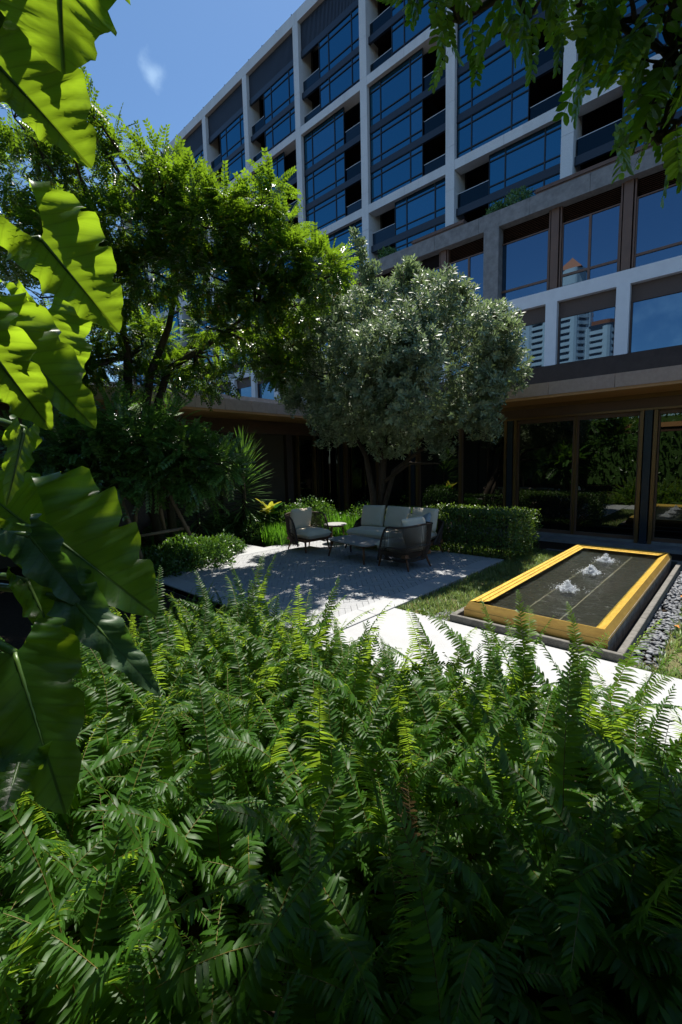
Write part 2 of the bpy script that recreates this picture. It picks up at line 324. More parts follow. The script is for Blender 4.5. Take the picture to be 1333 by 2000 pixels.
# patio: herringbone bricks in a granite border
PX0, PX1, PY0, PY1 = -8.5, -3.5, 3.4, 8.55
patio = tag(obj('patio', MB().box(PX0, PX1-.004, PY0, PY1, -.085, -.014), M['mortar']), kind='structure')
side = tag(obj('side_path', MB().box(-10.0, PX0-.004, 5.45, 6.5, -.085, -.02), M['mortar']), kind='structure')
for i in range(2):
    for j in range(2): obj('slab', MB().cbox(-9.99+i*.745, -9.99+i*.745+.738, 5.46+j*.52, 5.46+j*.52+.514, -.07, -.002), M['granite'], side)
BW, BL = .088, .264
bm_ = MB().cbox(.0018, BL-.0018, .0018, BW-.0018, -.05, 0, .0025).mesh('brick'); bm_.materials.append(M['brick_grey'])
ca, sa = math.cos(math.pi/4), math.sin(math.pi/4)
bricks = []
r = 3
for k in range(-80, 81):
    for q in range(-20, 21):
        for vert in (0, 1):
            if not vert: ux, uy, rot = k + 2*r*q, k, 0
            else: ux, uy, rot = k + r + 2*r*q + 1, k + 1 - r, math.pi/2
            cxu, cyu = (ux + r/2, uy + .5) if not vert else (ux - .5, uy + r/2)
            f = lambda a, b: (-6 + (a*ca - b*sa)*BW, 6 + (a*sa + b*ca)*BW)
            cx, cyy = f(cxu, cyu)
            if PX0+.28 < cx < PX1-.28 and PY0+.28 < cyy < PY1-.12:
                bricks.append((f(ux, uy), rot + math.pi/4, cx, cyy))
def seen(b):
    v = Vector((b[2], b[3], 0)) - EYE; d = v.length
    p = v.dot(CF); x = 666.5 + 868*v.dot(CR)/p; y = 1000 - 868*v.dot(CU)/p
    lim = 1150 if x < 560 else 1150 + (x-560)*.25
    return d + (0 if (430 < x < 1000 and 1030 < y < lim + 20) else 50)
bricks.sort(key=seen)
for (p, rz, _, _) in bricks[:300]:
    obj('brick', bm_, None, patio, (p[0], p[1], random.uniform(-.0025, .0015)), rot=(0, 0, rz))
rest = MB(); bv = [v.co.copy() for v in bm_.vertices]; bf = [tuple(q.vertices) for q in bm_.polygons]
for (p, rz, _, _) in bricks[300:]:
    mt = Matrix.Rotation(rz, 3, 'Z'); o = Vector((p[0], p[1], random.uniform(-.0025, .0015))); rest.add([mt @ v + o for v in bv], bf)
o = obj('brick_field', rest, M['brick_grey'], patio); o['kind'] = 'stuff'
for k in range(5):     # border slabs
    y0 = PY0 + .01 + k*1.03
    obj('border_slab', MB().cbox(PX1-.34, PX1, y0, y0+1.024, -.09, .006), M['granite'], patio)
    obj('border_slab', MB().cbox(PX0, PX0+.34, y0, y0+1.024, -.09, .006), M['granite'], patio)
for k in range(4):
    x0 = PX0 + .345 + k*1.08
    obj('border_slab', MB().cbox(x0, min(x0+1.074, PX1-.345), PY0, PY0+.34, -.09, .0062), M['granite'], patio)
    obj('border_slab', MB().cbox(x0, min(x0+1.074, PX1-.345), PY1-.2, PY1, -.09, .0062), M['granite'], patio)
# stone ledge in front of the lounge glass, dark water channel
ledge = tag(obj('ledge', MB().box(-11.4, 6, 11.55, 12.12, -.09, -.012), M['grey_stone']), kind='structure')
tag(obj('channel_kerb', MB().box(-3.2, 6, 10.05, 10.15, -.088, .01), M['kerb_stone']), kind='structure')
# lawns
LAWNS = [(-3.49, -2.66, 4.84, 10.0), (-.56, 6, 4.84, 10.0)]
def lawn(x0, x1, y0, y1):
    mb = MB(); nx, ny = max(2, int((x1-x0)/.15)), int((y1-y0)/.15); V = []
    for j in range(ny+1):
        for i in range(nx+1): V.append((x0+(x1-x0)*i/nx, y0+(y1-y0)*j/ny, -.055 + random.uniform(-.008,.008)))
    mb.add(V, [(j*(nx+1)+i, j*(nx+1)+i+1, (j+1)*(nx+1)+i+1, (j+1)*(nx+1)+i) for j in range(ny) for i in range(nx)]); return mb
for i, l in enumerate(LAWNS): tag(obj('lawn', lawn(*l), M['turf'], smooth=True), kind='structure')
def blades(n, x0, x1, y0, y1, z, h0, h1):
    # tufts, so the turf is patchy
    nt_ = n//14; cx = RNG.uniform(x0, x1, nt_); cyy = RNG.uniform(y0, y1, nt_); ids = RNG.integers(0, nt_, n)
    px = np.clip(cx[ids] + RNG.normal(0, .03, n), x0, x1); py = np.clip(cyy[ids] + RNG.normal(0, .03, n), y0, y1)
    a = RNG.uniform(0, 2*np.pi, n); tilt = RNG.uniform(.15, 1.0, n)
    d = np.stack([np.cos(a)*np.sin(tilt), np.sin(a)*np.sin(tilt), np.cos(tilt)], -1)
    up = nrm(np.stack([-np.cos(a), -np.sin(a), np.full(n, .4)], -1))
    R = frames(d, up); tv = [(0,-.06,0),(0,.06,0),(.55,.05,-.03),(.55,-.05,-.03),(1,0,-.14)]
    V, F = stamp(tv[:4] + [tv[4], tv[4]], [(0,1,2,3),(3,2,4,5)], np.stack([px, py, np.full(n, z)], -1), R, RNG.uniform(h0, h1, n)); return V, F
V1, F1 = blades(16000, LAWNS[0][0], LAWNS[0][1], LAWNS[0][2], 10.0, -.055, .05, .11); V2, F2 = blades(26000, -.56, 2.6, 4.86, 10.0, -.055, .05, .12)
Vp, Fp = blades(700, -.85, -.3, 4.84, 5.0, -.06, .05, .1)
tag(obj('grass', npmesh('grass', np.vstack([V1, V2, Vp]), np.vstack([F1, F2+len(V1), Fp+len(V1)+len(V2)]), M['grass_blade'])), 'short green and straw coloured turf round the golden fountain', 'grass', kind='stuff')
# pebbles along the fountain
def pebble_field():
    tv = []; tf = []; nu, nv = 8, 5
    for j in range(nv):
        ph = math.pi*(j+.5)/nv
        for i in range(nu): tv.append((math.sin(ph)*math.cos(2*math.pi*i/nu), .68*math.sin(ph)*math.sin(2*math.pi*i/nu), .45*math.cos(ph)))
    for j in range(nv-1):
        for i in range(nu): tf.append((j*nu+i, (j+1)*nu+i, (j+1)*nu+(i+1)%nu, j*nu+(i+1)%nu))
    tf.append((0,1,2,3)); tf.append((0,3,4,7)); tf.append((4,5,6,7))
    n = 1500; px = RNG.uniform(-.8, -.38, n); py = RNG.uniform(4.93, 10.0, n); keep = px < -.54 + .04*np.sin(py*3.1) + RNG.normal(0,.03,n); px, py = px[keep], py[keep]; n = len(px)
    nl = 120; px = np.concatenate([px, RNG.uniform(-2.95, -2.66, nl)]); py = np.concatenate([py, RNG.uniform(4.88, 5.25, nl)]); n += nl
    d = rdir(n); d[:,2] *= .25; R = frames(d, np.tile([0,0,1.], (n,1)) + .25*rdir(n)); s = RNG.uniform(.022, .042, n)
    V, F = stamp(tv, tf, np.stack([px, py, -.062 + RNG.uniform(0, .035, n)], -1), R, s); return npmesh('pebbles', V, F, M['pebble'])
tag(obj('pebbles', pebble_field()), 'smooth dark grey pebbles strewn along the fountain kerb', 'pebbles', kind='stuff')
# a few fallen leaves
fl = [(-.56,6.35,.0),(-.35,4.98,.0),(-.08,4.9,.0),(.1,5.6,.0),(-.62,7.7,0)]
fallen = ['small orange fallen leaf on the pebbles beside the kerb', 'dark red fallen leaf at the path edge near the fountain corner', 'brown fallen leaf on the turf at the right picture edge', 'tan fallen leaf lying on the right hand turf', 'yellowish fallen leaf far along the pebble strip']
for (x, y, z), lb in zip(fl, fallen):
    v, f = leaf_t(.3, .15, .1); a = random.uniform(0, 6.28); 
    tag(obj('fallen_leaf', MB().add([Vector(p)*.09 for p in v], f), M['dead_leaf'], loc=(x, y, .0), rot=(random.uniform(-.3,.3), -.1, a), smooth=True), lb, 'leaf', 'fallen leaves by the fountain')
# ================================================================ fountain
FX0, FX1, FY0, FY1 = -2.51, -.95, 4.93, 9.76
fo = empty('fountain', ((FX0+FX1)/2, FY0, -.09), label='low rectangular golden mosaic fountain basin with three bubbling jets in dark water', cat='fountain')
def fob(name, mb, mt, parent=fo, smooth=False):
    off = Vector(fo.location); me = mb.mesh(name, smooth)
    for v in me.vertices: v.co -= off
    return obj(name, me, mt, parent)
# tray kerb
kx0, kx1, ky0, ky1 = -2.66, -.80, 4.845, 9.95; kw = .065
for a in ((kx0, kx1, ky0, ky0+kw*.75),):
    fob('kerb', MB().cbox(a[0], a[1], a[2], a[3], -.09, .085, .006), M['kerb_stone'])
fob('kerb', MB().cbox(kx0, kx1, ky1-kw, ky1, -.09, .083, .006), M['kerb_stone'])
nk = 4
for i in range(nk):
    ya = ky0+kw*.75+.003 + (ky1-ky0-kw*1.75)*i/nk; yb = ya + (ky1-ky0-kw*1.75)/nk - .006
    fob('kerb', MB().cbox(kx1-kw, kx1, ya, yb, -.09, .085+.002*(i%2), .006), M['kerb_stone'])
    fob('kerb', MB().cbox(kx0, kx0+kw, ya, yb, -.09, .085-.002*(i%2), .006), M['kerb_stone'])
fob('tray_floor', MB().box(kx0+kw, kx1-kw, ky0+kw*.7, ky1-kw, -.085, -.06), M['dark_stone'])
# outer walls: gold in front, stained tiles along the right and left sides
zt = .255; zb = .17
fob('front_face', MB().add([(FX0,FY0,.0),(FX1,FY0,.0),(FX1,FY0,zb+.02),(FX0,FY0,zb+.02)], [(0,1,2,3)]), M['gold_face'])
fob('back_face', MB().add([(FX0,FY1,.0),(FX1,FY1,.0),(FX1,FY1,zb+.02),(FX0,FY1,zb+.02)], [(3,2,1,0)]), M['gold_face'])
for i in range(8):
    ya = FY0+.003+(FY1-FY0)*i/8; yb = ya+(FY1-FY0)/8-.006
    for xx, s in ((FX1, 1), (FX0, -1)):
        x0, x1 = sorted((xx - s*.03, xx)); fob('side_tile', MB().box(x0, x1, ya, yb, -.06, zb+.005), M['stained_stone'])
# rim: outer bevel, then sloping (near, right) or stepped (left, far) inner faces
ox = .045; zw = .212
def ring(a, b):     # quads between two rectangles a,b = (x0,x1,y0,y1,z)
    A = [(a[0],a[2],a[4]),(a[1],a[2],a[4]),(a[1],a[3],a[4]),(a[0],a[3],a[4])]; B = [(b[0],b[2],b[4]),(b[1],b[2],b[4]),(b[1],b[3],b[4]),(b[0],b[3],b[4])]
    return A + B, [(0,1,5,4),(1,2,6,5),(2,3,7,6),(3,0,4,7)]
o0 = (FX0, FX1, FY0, FY1, zb); o1 = (FX0+ox, FX1-ox, FY0+ox*1.2, FY1-ox, zt)
v, f = ring((FX0-.004, FX1+.004, FY0-.004, FY1+.004, zb-.01), o1); fob('rim_bevel', MB().add(v, f), M['gold_face'])
# near rim: broad sloping mosaic; right rim: narrow mosaic slope
ix0, ix1, iy0, iy1 = FX0+.2, FX1-.17, FY0+.27, FY1-.3
fob('rim_near', MB().add([(o1[0],o1[2],zt),(o1[1],o1[2],zt),(ix1,iy0,zw-.03),(ix0,iy0,zw-.03)], [(0,1,2,3)]), M['gold_mosaic'])
fob('rim_right', MB().add([(o1[1],o1[2],zt),(o1[1],o1[3],zt),(ix1,iy1,zw-.03),(ix1,iy0,zw-.03)], [(0,1,2,3)]), M['gold_mosaic'])
for st in range(3):     # stepped left and far rims
    t0, t1 = st/3, (st+1)/3; za = zt - .010*st - .001; zc = zt - .010*(st+1)
    L_ = lambda t: o1[0] + (ix0-o1[0])*t
    Fy = lambda t: o1[3] + (iy1-o1[3])*t
    Ny = lambda t: o1[2] + (iy0-o1[2])*t
    Rx = lambda t: o1[1] + (ix1-o1[1])*t
    fob('rim_step', MB().add([(L_(t0),Ny(t0),za),(L_(t1),Ny(t1),za),(L_(t1),Fy(t1),za),(L_(t0),Fy(t0),za),(L_(t1),Ny(t1),zc-.001),(L_(t1),Fy(t1),zc-.001)], [(0,1,2,3),(1,4,5,2)]), M['gold_mosaic'])
    fob('rim_step', MB().add([(L_(t0),Fy(t0),za),(Rx(t0),Fy(t0),za),(Rx(t1),Fy(t1),za),(L_(t1),Fy(t1),za),(Rx(t1),Fy(t1),zc-.001),(L_(t1),Fy(t1),zc-.001)], [(3,2,1,0),(3,5,4,2)]), M['gold_mosaic'])
# basin floor: dark slabs with pale joints under shallow water
bz = zw - .05
fob('basin_bed', MB().box(ix0-.05, ix1+.05, iy0-.05, iy1+.05, bz-.04, bz-.004), M['pool_joint'])
nx_, ny_ = 3, 8; tw, th = (ix1-ix0+.08)/nx_, (iy1-iy0+.08)/ny_
for i in range(nx_):
    for j in range(ny_):
        x0 = ix0-.04+i*tw; y0 = iy0-.04+j*th; fob('floor_slab', MB().cbox(x0+.007, x0+tw-.007, y0+.003, y0+th-.003, bz-.03, bz-.002*((i+j)%2), .003), M['pool_tile'])
fob('hatch', MB().box(-1.95, -1.55, iy0+.1, iy0+.3, bz-.01, bz+.004), M['pool_tile'])
jets = [onz(1108, 1153, zw), onz(1154, 1120, zw), onz(1183, 1097, zw)]
def water_surface():
    nx, ny = 90, 260; X = np.linspace(ix0-.04, ix1+.03, nx); Y = np.linspace(iy0-.03, iy1+.04, ny); XX, YY = np.meshgrid(X, Y); Z = np.full_like(XX, zw)
    for J in jets:
        d = np.hypot(XX-J.x, YY-J.y); Z += .007*np.exp(-d/.45)*np.cos(d*58) + .015*np.exp(-(d/.07)**2)
    Z += .0025*np.sin(XX*21+YY*9+np.sin(YY*7)) + .002*np.sin(YY*33-XX*14+np.sin(XX*9)*2)
    V = np.stack([XX, YY, Z], -1).reshape(-1,3) - np.array(fo.location); idx = np.arange(nx*ny).reshape(ny, nx)
    F = np.stack([idx[:-1,:-1], idx[:-1,1:], idx[1:,1:], idx[1:,:-1]], -1).reshape(-1,4); return npmesh('water', V, F, M['water'])
obj('water', water_surface(), None, fo)
ico = None
def jet(J, h, seed):
    g = np.random.default_rng(seed); tv = [(0,0,1),(0,0,-1),(1,0,0),(-1,0,0),(0,1,0),(0,-1,0)]; tf = [(0,2,4),(0,4,3),(0,3,5),(0,5,2),(1,4,2),(1,3,4),(1,5,3),(1,2,5)]
    P = []; s = []
    for k in range(9):      # lumps of froth: a leaning core with lower shoulders
        a = g.uniform(0, 6.283); rr = g.uniform(0, .055); top = h*(1 - rr/.075)*g.uniform(.7, 1.05); n = 110
        t = g.uniform(0, 1, n); sp = .014 + .035*(1-t)**1.5
        P.append(np.stack([J.x + rr*math.cos(a) + g.normal(0, 1, n)*sp, J.y + rr*math.sin(a) + g.normal(0, 1, n)*sp, zw + t*top], -1)); s.append(g.uniform(.004, .013, n)*(1-.4*t))
    n2 = 320; a2 = g.uniform(0, 6.283, n2); r2 = g.gamma(3.2, .03, n2); P.append(np.stack([J.x + r2*np.cos(a2), J.y + r2*np.sin(a2), zw + .003 + g.uniform(0, .09, n2)*np.exp(-r2*4)], -1)); s.append(g.uniform(.0025, .0075, n2))
    n3 = 40; a3 = g.uniform(0, 6.283, n3); r3 = g.uniform(.02, .2, n3); P.append(np.stack([J.x + r3*np.cos(a3), J.y + r3*np.sin(a3), zw + g.uniform(.04, h*.8, n3)*np.exp(-r3*3)], -1)); s.append(g.uniform(.002, .005, n3))
    P = np.vstack(P); s = np.concatenate(s); R = frames(rdir(len(P)), rdir(len(P))); V, F = stamp(tv, tf, P - np.array(fo.location), R, np.stack([s, s, s*g.uniform(.8, 1.8, len(s))], -1))
    return npmesh('water_jet', V, F, M['splash'])
for q, (J, h) in enumerate(zip(jets, (.17, .16, .155))): obj('water_jet', jet(J, h, 50+q), None, fo)
# ================================================================ hotel: tower (Y=31) on a podium (Y=23)
YT, YP = 31.0, 23.0
hotel = empty('hotel_building', (-20, YT, -.09), label='tall hotel block with white stone grid, blue glass windows and balconies', cat='building')
HO = Vector(hotel.location)
def hb(name, mb, mt, parent=hotel, smooth=False):
    me = mb.mesh(name, smooth) if isinstance(mb, MB) else mb
    for v in me.vertices: v.co -= HO
    return obj(name, me, mt, parent)
SP = .2535*YT; CW = .70; CX = [-.312*YT - k*SP for k in range(-2, 9)]       # left edges of columns
zroof = 2+1.309*YT; zr0 = zroof-.95; B1t = 2+.996*YT; B1b = B1t-.66; B2t = 2+.683*YT; B2b = B2t-.64; ZB = 12.6
CORE = .03
def facing(x0, x1, z0, z1, y, d, parent, horiz, step):
    n = max(1, round(((x1-x0) if horiz else (z1-z0))/step)); g = .008
    for i in range(n):
        if horiz: a, b = x0+(x1-x0)*i/n, x0+(x1-x0)*(i+1)/n; mb = MB().box(a+g, b-g, y, y+d, z0, z1)
        else: a, b = z0+(z1-z0)*i/n, z0+(z1-z0)*(i+1)/n; mb = MB().box(x0, x1, y, y+d, a+g, b-g)
        hb('facing_slab', mb, M['white_stone'], parent)
for k, x in enumerate(CX):
    near = k <= 8
    c = hb('column', MB().box(x+.02, x+CW-.02, YT+.02, YT+1.9, ZB, zr0), M['mortar'])
    facing(x, x+CW, ZB, zr0-.002, YT, 1.6, c, False, 2.95 if near else 9)
for i in range(len(CX)-1):
    xr, xl = CX[i], CX[i+1]+CW
    for (zb_, zt_) in ((B1b, B1t), (B2b, B2t)):
        b = hb('beam', MB().box(xl+.003, xr-.003, YT+.025, YT+1.0, zb_+.02, zt_-.02), M['mortar']); facing(xl+.002, xr-.002, zb_, zt_, YT+.012, .9, b, True, 3.6)
rb = hb('roof_beam', MB().box(CX[-1]-4, CX[0]+CW, YT+.03, YT+4, zr0+.02, zroof-.02), M['mortar'])
facing(CX[-1]-4, CX[0]+CW, zr0, zroof, YT-.004, 3.9, rb, True, 3.9)
gr = hb('roof_rail', MB().box(CX[-1]-4, CX[0]-3, YT+.35, YT+.40, zroof+.42, zroof+.47), M['louvre_metal'])
for j in range(36): hb('rail_post', MB().box(CX[-1]-3+j*2.2, CX[-1]-2.92+j*2.2, YT+.33, YT+.42, zroof, zroof+.55), M['louvre_metal'], gr)
# dark body behind everything
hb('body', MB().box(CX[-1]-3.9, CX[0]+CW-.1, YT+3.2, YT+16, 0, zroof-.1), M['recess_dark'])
fs_list = {'n': 0}
def window(x0, x1, z0, z1, y, cols, rows, pmat, fine, fmat='frame_dark', bar=.075, name='window'):
    """a framed window: frame is the part, every pane a sub-part"""
    fr = MB(); d = .09
    xs = [x0 + (x1-x0)*c for c in cols]; zs = [z0 + (z1-z0)*r for r in rows]
    for x in xs: fr.box(max(x0, x-bar/2), min(x1, x+bar/2), y-.03, y+d, z0, z1)
    for q, (a, b) in enumerate(zip(xs[:-1], xs[1:])):
        for z in zs: fr.box(a+bar/2, b-bar/2, y-.026, y+d, max(z0, z-bar/2), min(z1, z+bar/2))
    f = hb(name, fr, M[fmat]); pm = MB()
    for a, b in zip(xs[:-1], xs[1:]):
        for c, e in zip(zs[:-1], zs[1:]):
            q = fine and pm is not None
            mb = MB() if fine else pm
            t1, t2 = random.uniform(-.003,.003), random.uniform(-.003,.003)
            mb.box(a+.01, b-.01, y+.03, y+.05, c+.01, e-.01)
            if fine: hb('pane', mb, M[pmat], f)
    if not fine: hb('pane', pm, M[pmat], f)
    return f
def balcony(x0, x1, z0, z1, y, fine):
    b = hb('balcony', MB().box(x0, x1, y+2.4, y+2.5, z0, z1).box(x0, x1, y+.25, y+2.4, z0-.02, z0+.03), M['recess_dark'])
    hb('railing_glass', MB().box(x0+.04, x1-.04, y+.12, y+.14, z0+.05, z0+1.02), M['rail_glass'], b)
    hb('handrail', MB().box(x0+.02, x1-.02, y+.10, y+.16, z0+1.02, z0+1.06), M['blue_white_paint'], b)
    if fine: hb('screen_door', MB().box(x0+.3, x1-.3, y+2.3, y+2.36, z0+.03, z1-.5), M['window_far'], b)
W_IN = .35
for i in range(len(CX)-1):
    xr, xl = CX[i]-.02, CX[i+1]+CW+.02; wd = xr-xl; fine = 2 <= i <= 5
    y = YT + W_IN
    # --- top group: louvre, spandrel, two floors, balcony left
    zl0 = 2+1.205*YT
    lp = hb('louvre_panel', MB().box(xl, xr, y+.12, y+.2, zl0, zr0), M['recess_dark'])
    nl = 44
    if i >= 1:
        ls = MB()
        for j in range(nl): ls.box(xl+wd*j/nl, xl+wd*(j+.55)/nl, y, y+.11, zl0+.02, zr0)
        hb('louvre_slats', ls, M['louvre_metal'], lp)
    hb('spandrel', MB().box(xl, xr, y-.05, y+.15, zl0-.55, zl0-.005), M['spandrel'])
    zlo, zhi = B1t+.003, zl0-.55; fh = (zhi-zlo)/2; xb = xl + wd*.315
    for q in range(2):
        z0 = zlo + q*fh; z1 = z0 + fh - (.5 if q == 0 else .0)
        if q == 0: hb('spandrel', MB().box(xl, xr, y-.06, y+.15, z1+.003, z0+fh-.003), M['spandrel'])
        window(xb, xr, z0, z1, y, (0,.24,.78,1), (0,.2,.83,1), 'tower_glass', fine); balcony(xl, xb-.02, z0, z1, y, fine)
    # --- middle group: three floors, balcony right
    zlo, zhi = B2t+.003, B1b-.003; fh = (zhi-zlo)/3; xb = xl + wd*.705
    for q in range(3):
        z0 = zlo + q*fh; z1 = z0 + fh - (.5 if q < 2 else 0)
        if q < 2: hb('spandrel', MB().box(xl, xr, y-.06, y+.15, z1+.003, z0+fh-.003), M['spandrel'])
        window(xl, xb, z0, z1, y, (0,.22,.78,1), (0,.2,.83,1), 'tower_glass', fine); balcony(xb+.02, xr, z0, z1, y, fine)
    # --- lower group, balcony left
    zhi = B2b-.003; fh = 3.02; xb = xl + wd*.34
    for q in range(3):
        z1 = zhi - q*fh; z0 = z1 - fh + .5
        hb('spandrel', MB().box(xl, xr, y-.06, y+.15, z0-.5+.003, z0-.003), M['spandrel'])
        window(xb, xr, z0, z1, y, (0,.24,.78,1), (0,.2,.83,1), 'tower_glass', fine and q < 2); balcony(xl, xb-.02, z0, z1, y, fine and q < 1)
# ---------------------------------------------------------------- podium
def pz(v): return 2 + v*YP
def px_(v): return v*YP
PL, PR = -60.0, 7.0
zA, zB_, zC, zD, zE = pz(.150), pz(.192), pz(.3155), pz(.3415), pz(.500)
zTop = pz(.533)
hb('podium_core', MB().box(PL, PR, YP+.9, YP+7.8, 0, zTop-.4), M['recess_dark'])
hb('podium_roof', MB().box(PL, PR, YP+.5, YP+8.2, zTop-.42, zTop-.3), M['grey_stone'])
stepx = .127*YP; x00 = px_(-.1945)               # centre of a white pier
piers = [x00 + stepx*k for k in range(-18, 6)]
bp = hb('podium_base', MB().box(PL, PR, YP+.05, YP+.85, 0, zB_-.02), M['dark_stone'])
wb = hb('podium_beam', MB().box(PL, PR, YP+.02, YP+.8, zC+.004, zD), M['blue_white_paint'])
pil_x = (px_(-.467), px_(-.433))
for k, x in enumerate(piers):
    if PL < x-1 and x < PR-.5:
        hb('pier', MB().box(x-.255, x+.255, YP, YP+.8, zB_-.6, zC), M['blue_white_paint'])
        xa, xb = x+.26, x+stepx-.26
        fine = -14 < x < 4
        # lower windows: brown blind panel over a clear pane
        w_ = hb('window', MB().box(xa, xb, YP+.3, YP+.36, zC-.66, zC-.003).box(xa, xa+.07, YP+.26, YP+.4, zB_-.6, zC-.665).box(xb-.07, xb, YP+.26, YP+.4, zB_-.6, zC-.665).box(xa+.07, xb-.07, YP+.27, YP+.4, zC-.72, zC-.667), M['panel_brown'])
        hb('pane', MB().box(xa+.07, xb-.07, YP+.34, YP+.36, zB_-.6, zC-.72), M['podium_glass'], w_)
        # upper windows: bronze mullions, louvre head, transom
        xm0, xm1 = x-.2, x+.2
        ml = hb('mullion', MB().box(x-.17, x+.17, YP+.2, YP+.5, zD+.002, zE), M['bronze'])
        for s in (-1, 1): hb('mullion_fin', MB().box(x+s*.25-.03, x+s*.25+.03, YP+.25, YP+.5, zD+.002, zE), M['bronze'], ml)
        ua, ub = x+.29, x+stepx-.29; zl = zE - .72
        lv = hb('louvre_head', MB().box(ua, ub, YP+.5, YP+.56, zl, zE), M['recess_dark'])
        if fine:
            for j in range(9): hb('louvre_blade', MB().add([(ua, YP+.38, zl+.02+j*.077), (ub, YP+.38, zl+.02+j*.077), (ub, YP+.49, zl+.07+j*.077), (ua, YP+.49, zl+.07+j*.077), (ua, YP+.40, zl+.015+j*.077), (ub, YP+.40, zl+.015+j*.077)], [(0,1,2,3),(0,4,5,1),(4,3,2,5)]), M['bronze'], lv)
        cols = (0, .5, 1) if k % 2 else (0, 1)
        window(ua, ub, zD+.02, zl-.003, YP+.36, cols, (0, .2, 1), 'podium_glass', True, 'bronze', .1)
hb('stone_pilaster', MB().box(pil_x[0], pil_x[1], YP-.12, YP+.6, zB_-.6, zTop), M['grey_stone'])
# stone parapet band in slabs
n = 26
pb = hb('parapet_band', MB().box(PL, PR, YP-.06, YP+.4, zE+.01, zTop-.03), M['mortar'])
for i in range(n):
    a, b = PL+(PR-PL)*i/n, PL+(PR-PL)*(i+1)/n
    hb('band_slab', MB().box(a+.006, b-.006, YP-.1-.003*(i%3), YP+.42, zE, zTop), M['grey_stone'], pb)
# brown planter rails and clipped shrubs on the terrace
for (a, b) in ((-.36*YP, -.1*YP), (-.66*YP, -.52*YP)):
    hb('planter_rail', MB().box(a, b, YP+.1, YP+.5, zTop+.05, zTop+.36).box(a-.05, b, YP+.05, YP+.12, zTop+.18, zTop+.26), M['bronze'])
def frame_ring(x0, x1, z0, z1, y0, y1, bs, bb, bt):
    o = [(x0,z0),(x1,z0),(x1,z1),(x0,z1)]; i = [(x0+bs,z0+bb),(x1-bs,z0+bb),(x1-bs,z1-bt),(x0+bs,z1-bt)]
    V = [(x,y0,z) for x,z in o+i] + [(x,y1,z) for x,z in o+i]; F = []
    for k in range(4):
        n = (k+1)%4; F += [(k,n,4+n,4+k),(8+n,8+k,12+k,12+n),(4+k,4+n,12+n,12+k),(n,k,8+k,8+n)]
    return MB().add(V, F)
# ================================================================ ground floor lounge wings with a copper-lined canopy
lounge = empty('garden_lounge', (-6, 12.2, -.09), label='single storey glazed lounge with deep stone and copper canopy round the garden', cat='building')
LO = Vector(lounge.location)
def lb(name, mb, mt, parent=lounge, smooth=False):
    me = mb.mesh(name, smooth)
    for v in me.vertices: v.co -= LO
    return obj(name, me, mt, parent)
CXE, CYE = -10.04, 10.8          # canopy edges
XR = 7.0; YN = -6.0
# fascia slabs in pinkish stone
fx = lb('fascia', MB().box(CXE+.0, XR, CYE+.03, CYE+.3, 3.43, 3.66).box(CXE-.3, CXE-.03, YN, CYE+.3, 3.43, 3.66), M['mortar'])
n = 13
for i in range(n):
    a, b = CXE+.002+(XR-CXE)*i/n, CXE+(XR-CXE)*(i+1)/n
    lb('fascia_slab', MB().box(a+.004, b-.004, CYE, CYE+.28, 3.41, 3.69), M['pink_stone'], fx)
n = 20
for i in range(n):
    a, b = YN+(CYE-YN)*i/n, YN+(CYE-YN)*(i+1)/n
    lb('fascia_slab', MB().box(CXE-.28, CXE, a+.004, b-.004, 3.41, 3.69), M['pink_stone'], fx)
# copper soffit
lb('soffit', MB().box(CXE+.01, XR, CYE+.015, 12.02, 3.35, 3.408).box(-11.46, CXE-.015, YN, CYE+.1, 3.352, 3.408), M['copper_soffit'])
lb('roof', MB().box(CXE+.02, XR, CYE+.29, 22.9, 3.42, 3.6).box(-22, CXE-.29, YN, 22.9, 3.421, 3.601), M['grey_stone'])
# dark planter parapet set back on the roof
lb('roof_planter', MB().box(-11.2, XR, 12.0, 12.35, 3.6, 4.28), M['dark_stone'])
pr = lb('roof_planter', MB().box(-11.5, -11.2, YN, 12.0, 3.6, 3.95), M['mortar'])
for i in range(12):
    a, b = YN+18*i/12, YN+18*(i+1)/12
    lb('planter_slab', MB().box(-11.52, -11.18, a+.005, b-.005, 3.6, 4.0), M['grey_stone'], pr)
# header and glazing of the right wing
ZG0, ZG1 = .05, 2.94
lb('header', MB().box(-11.6, XR, 12.02, 12.3, ZG1+.06, 3.35), M['bronze'])
lb('header_trim', MB().box(-11.6, XR, 11.985, 12.02, ZG1+.05, ZG1+.1).box(-11.6, XR, 11.99, 12.02, 3.26, 3.349), M['bronze_light'])
lb('sill', MB().box(-11.6, XR, 12.08, 12.3, -.09, ZG0), M['grey_stone'])
cols = [-11.0+3.1*k for k in range(0, 6)]; cols = [-1.73-3.1*k for k in range(-2, 4)]
for x in cols:
    c = lb('glazing_post', MB().box(x-.07, x+.07, 12.02, 12.3, -.02, ZG1+.06), M['spandrel'])
    for s in (-1, 1): lb('post_trim', MB().box(x+s*.13-.035, x+s*.13+.035, 12.04, 12.28, -.02, ZG1+.058), M['bronze_light'], c)
mids = [x-1.5 for x in cols] 
for x in mids: lb('mullion', MB().box(x-.032, x-.006, 12.1, 12.26, ZG0, ZG1+.058).box(x+.006, x+.032, 12.1, 12.26, ZG0, ZG1+.0578), M['bronze_light'])
edges = sorted([x-.17 for x in cols] + [x+.17 for x in cols] + [x-.035 for x in mids] + [x+.035 for x in mids])
for i in range(len(edges)-1):
    a, b = edges[i], edges[i+1]
    if b-a < .5: continue
    w_ = lb('window', frame_ring(a+.002, b-.002, ZG0+.001, ZG1+.056, 12.12, 12.24, .03, .08, .1), M['bronze'])
    lb('pane', MB().box(a, b, 12.18, 12.2, ZG0+.08, ZG1-.05), M['lounge_glass'], w_)
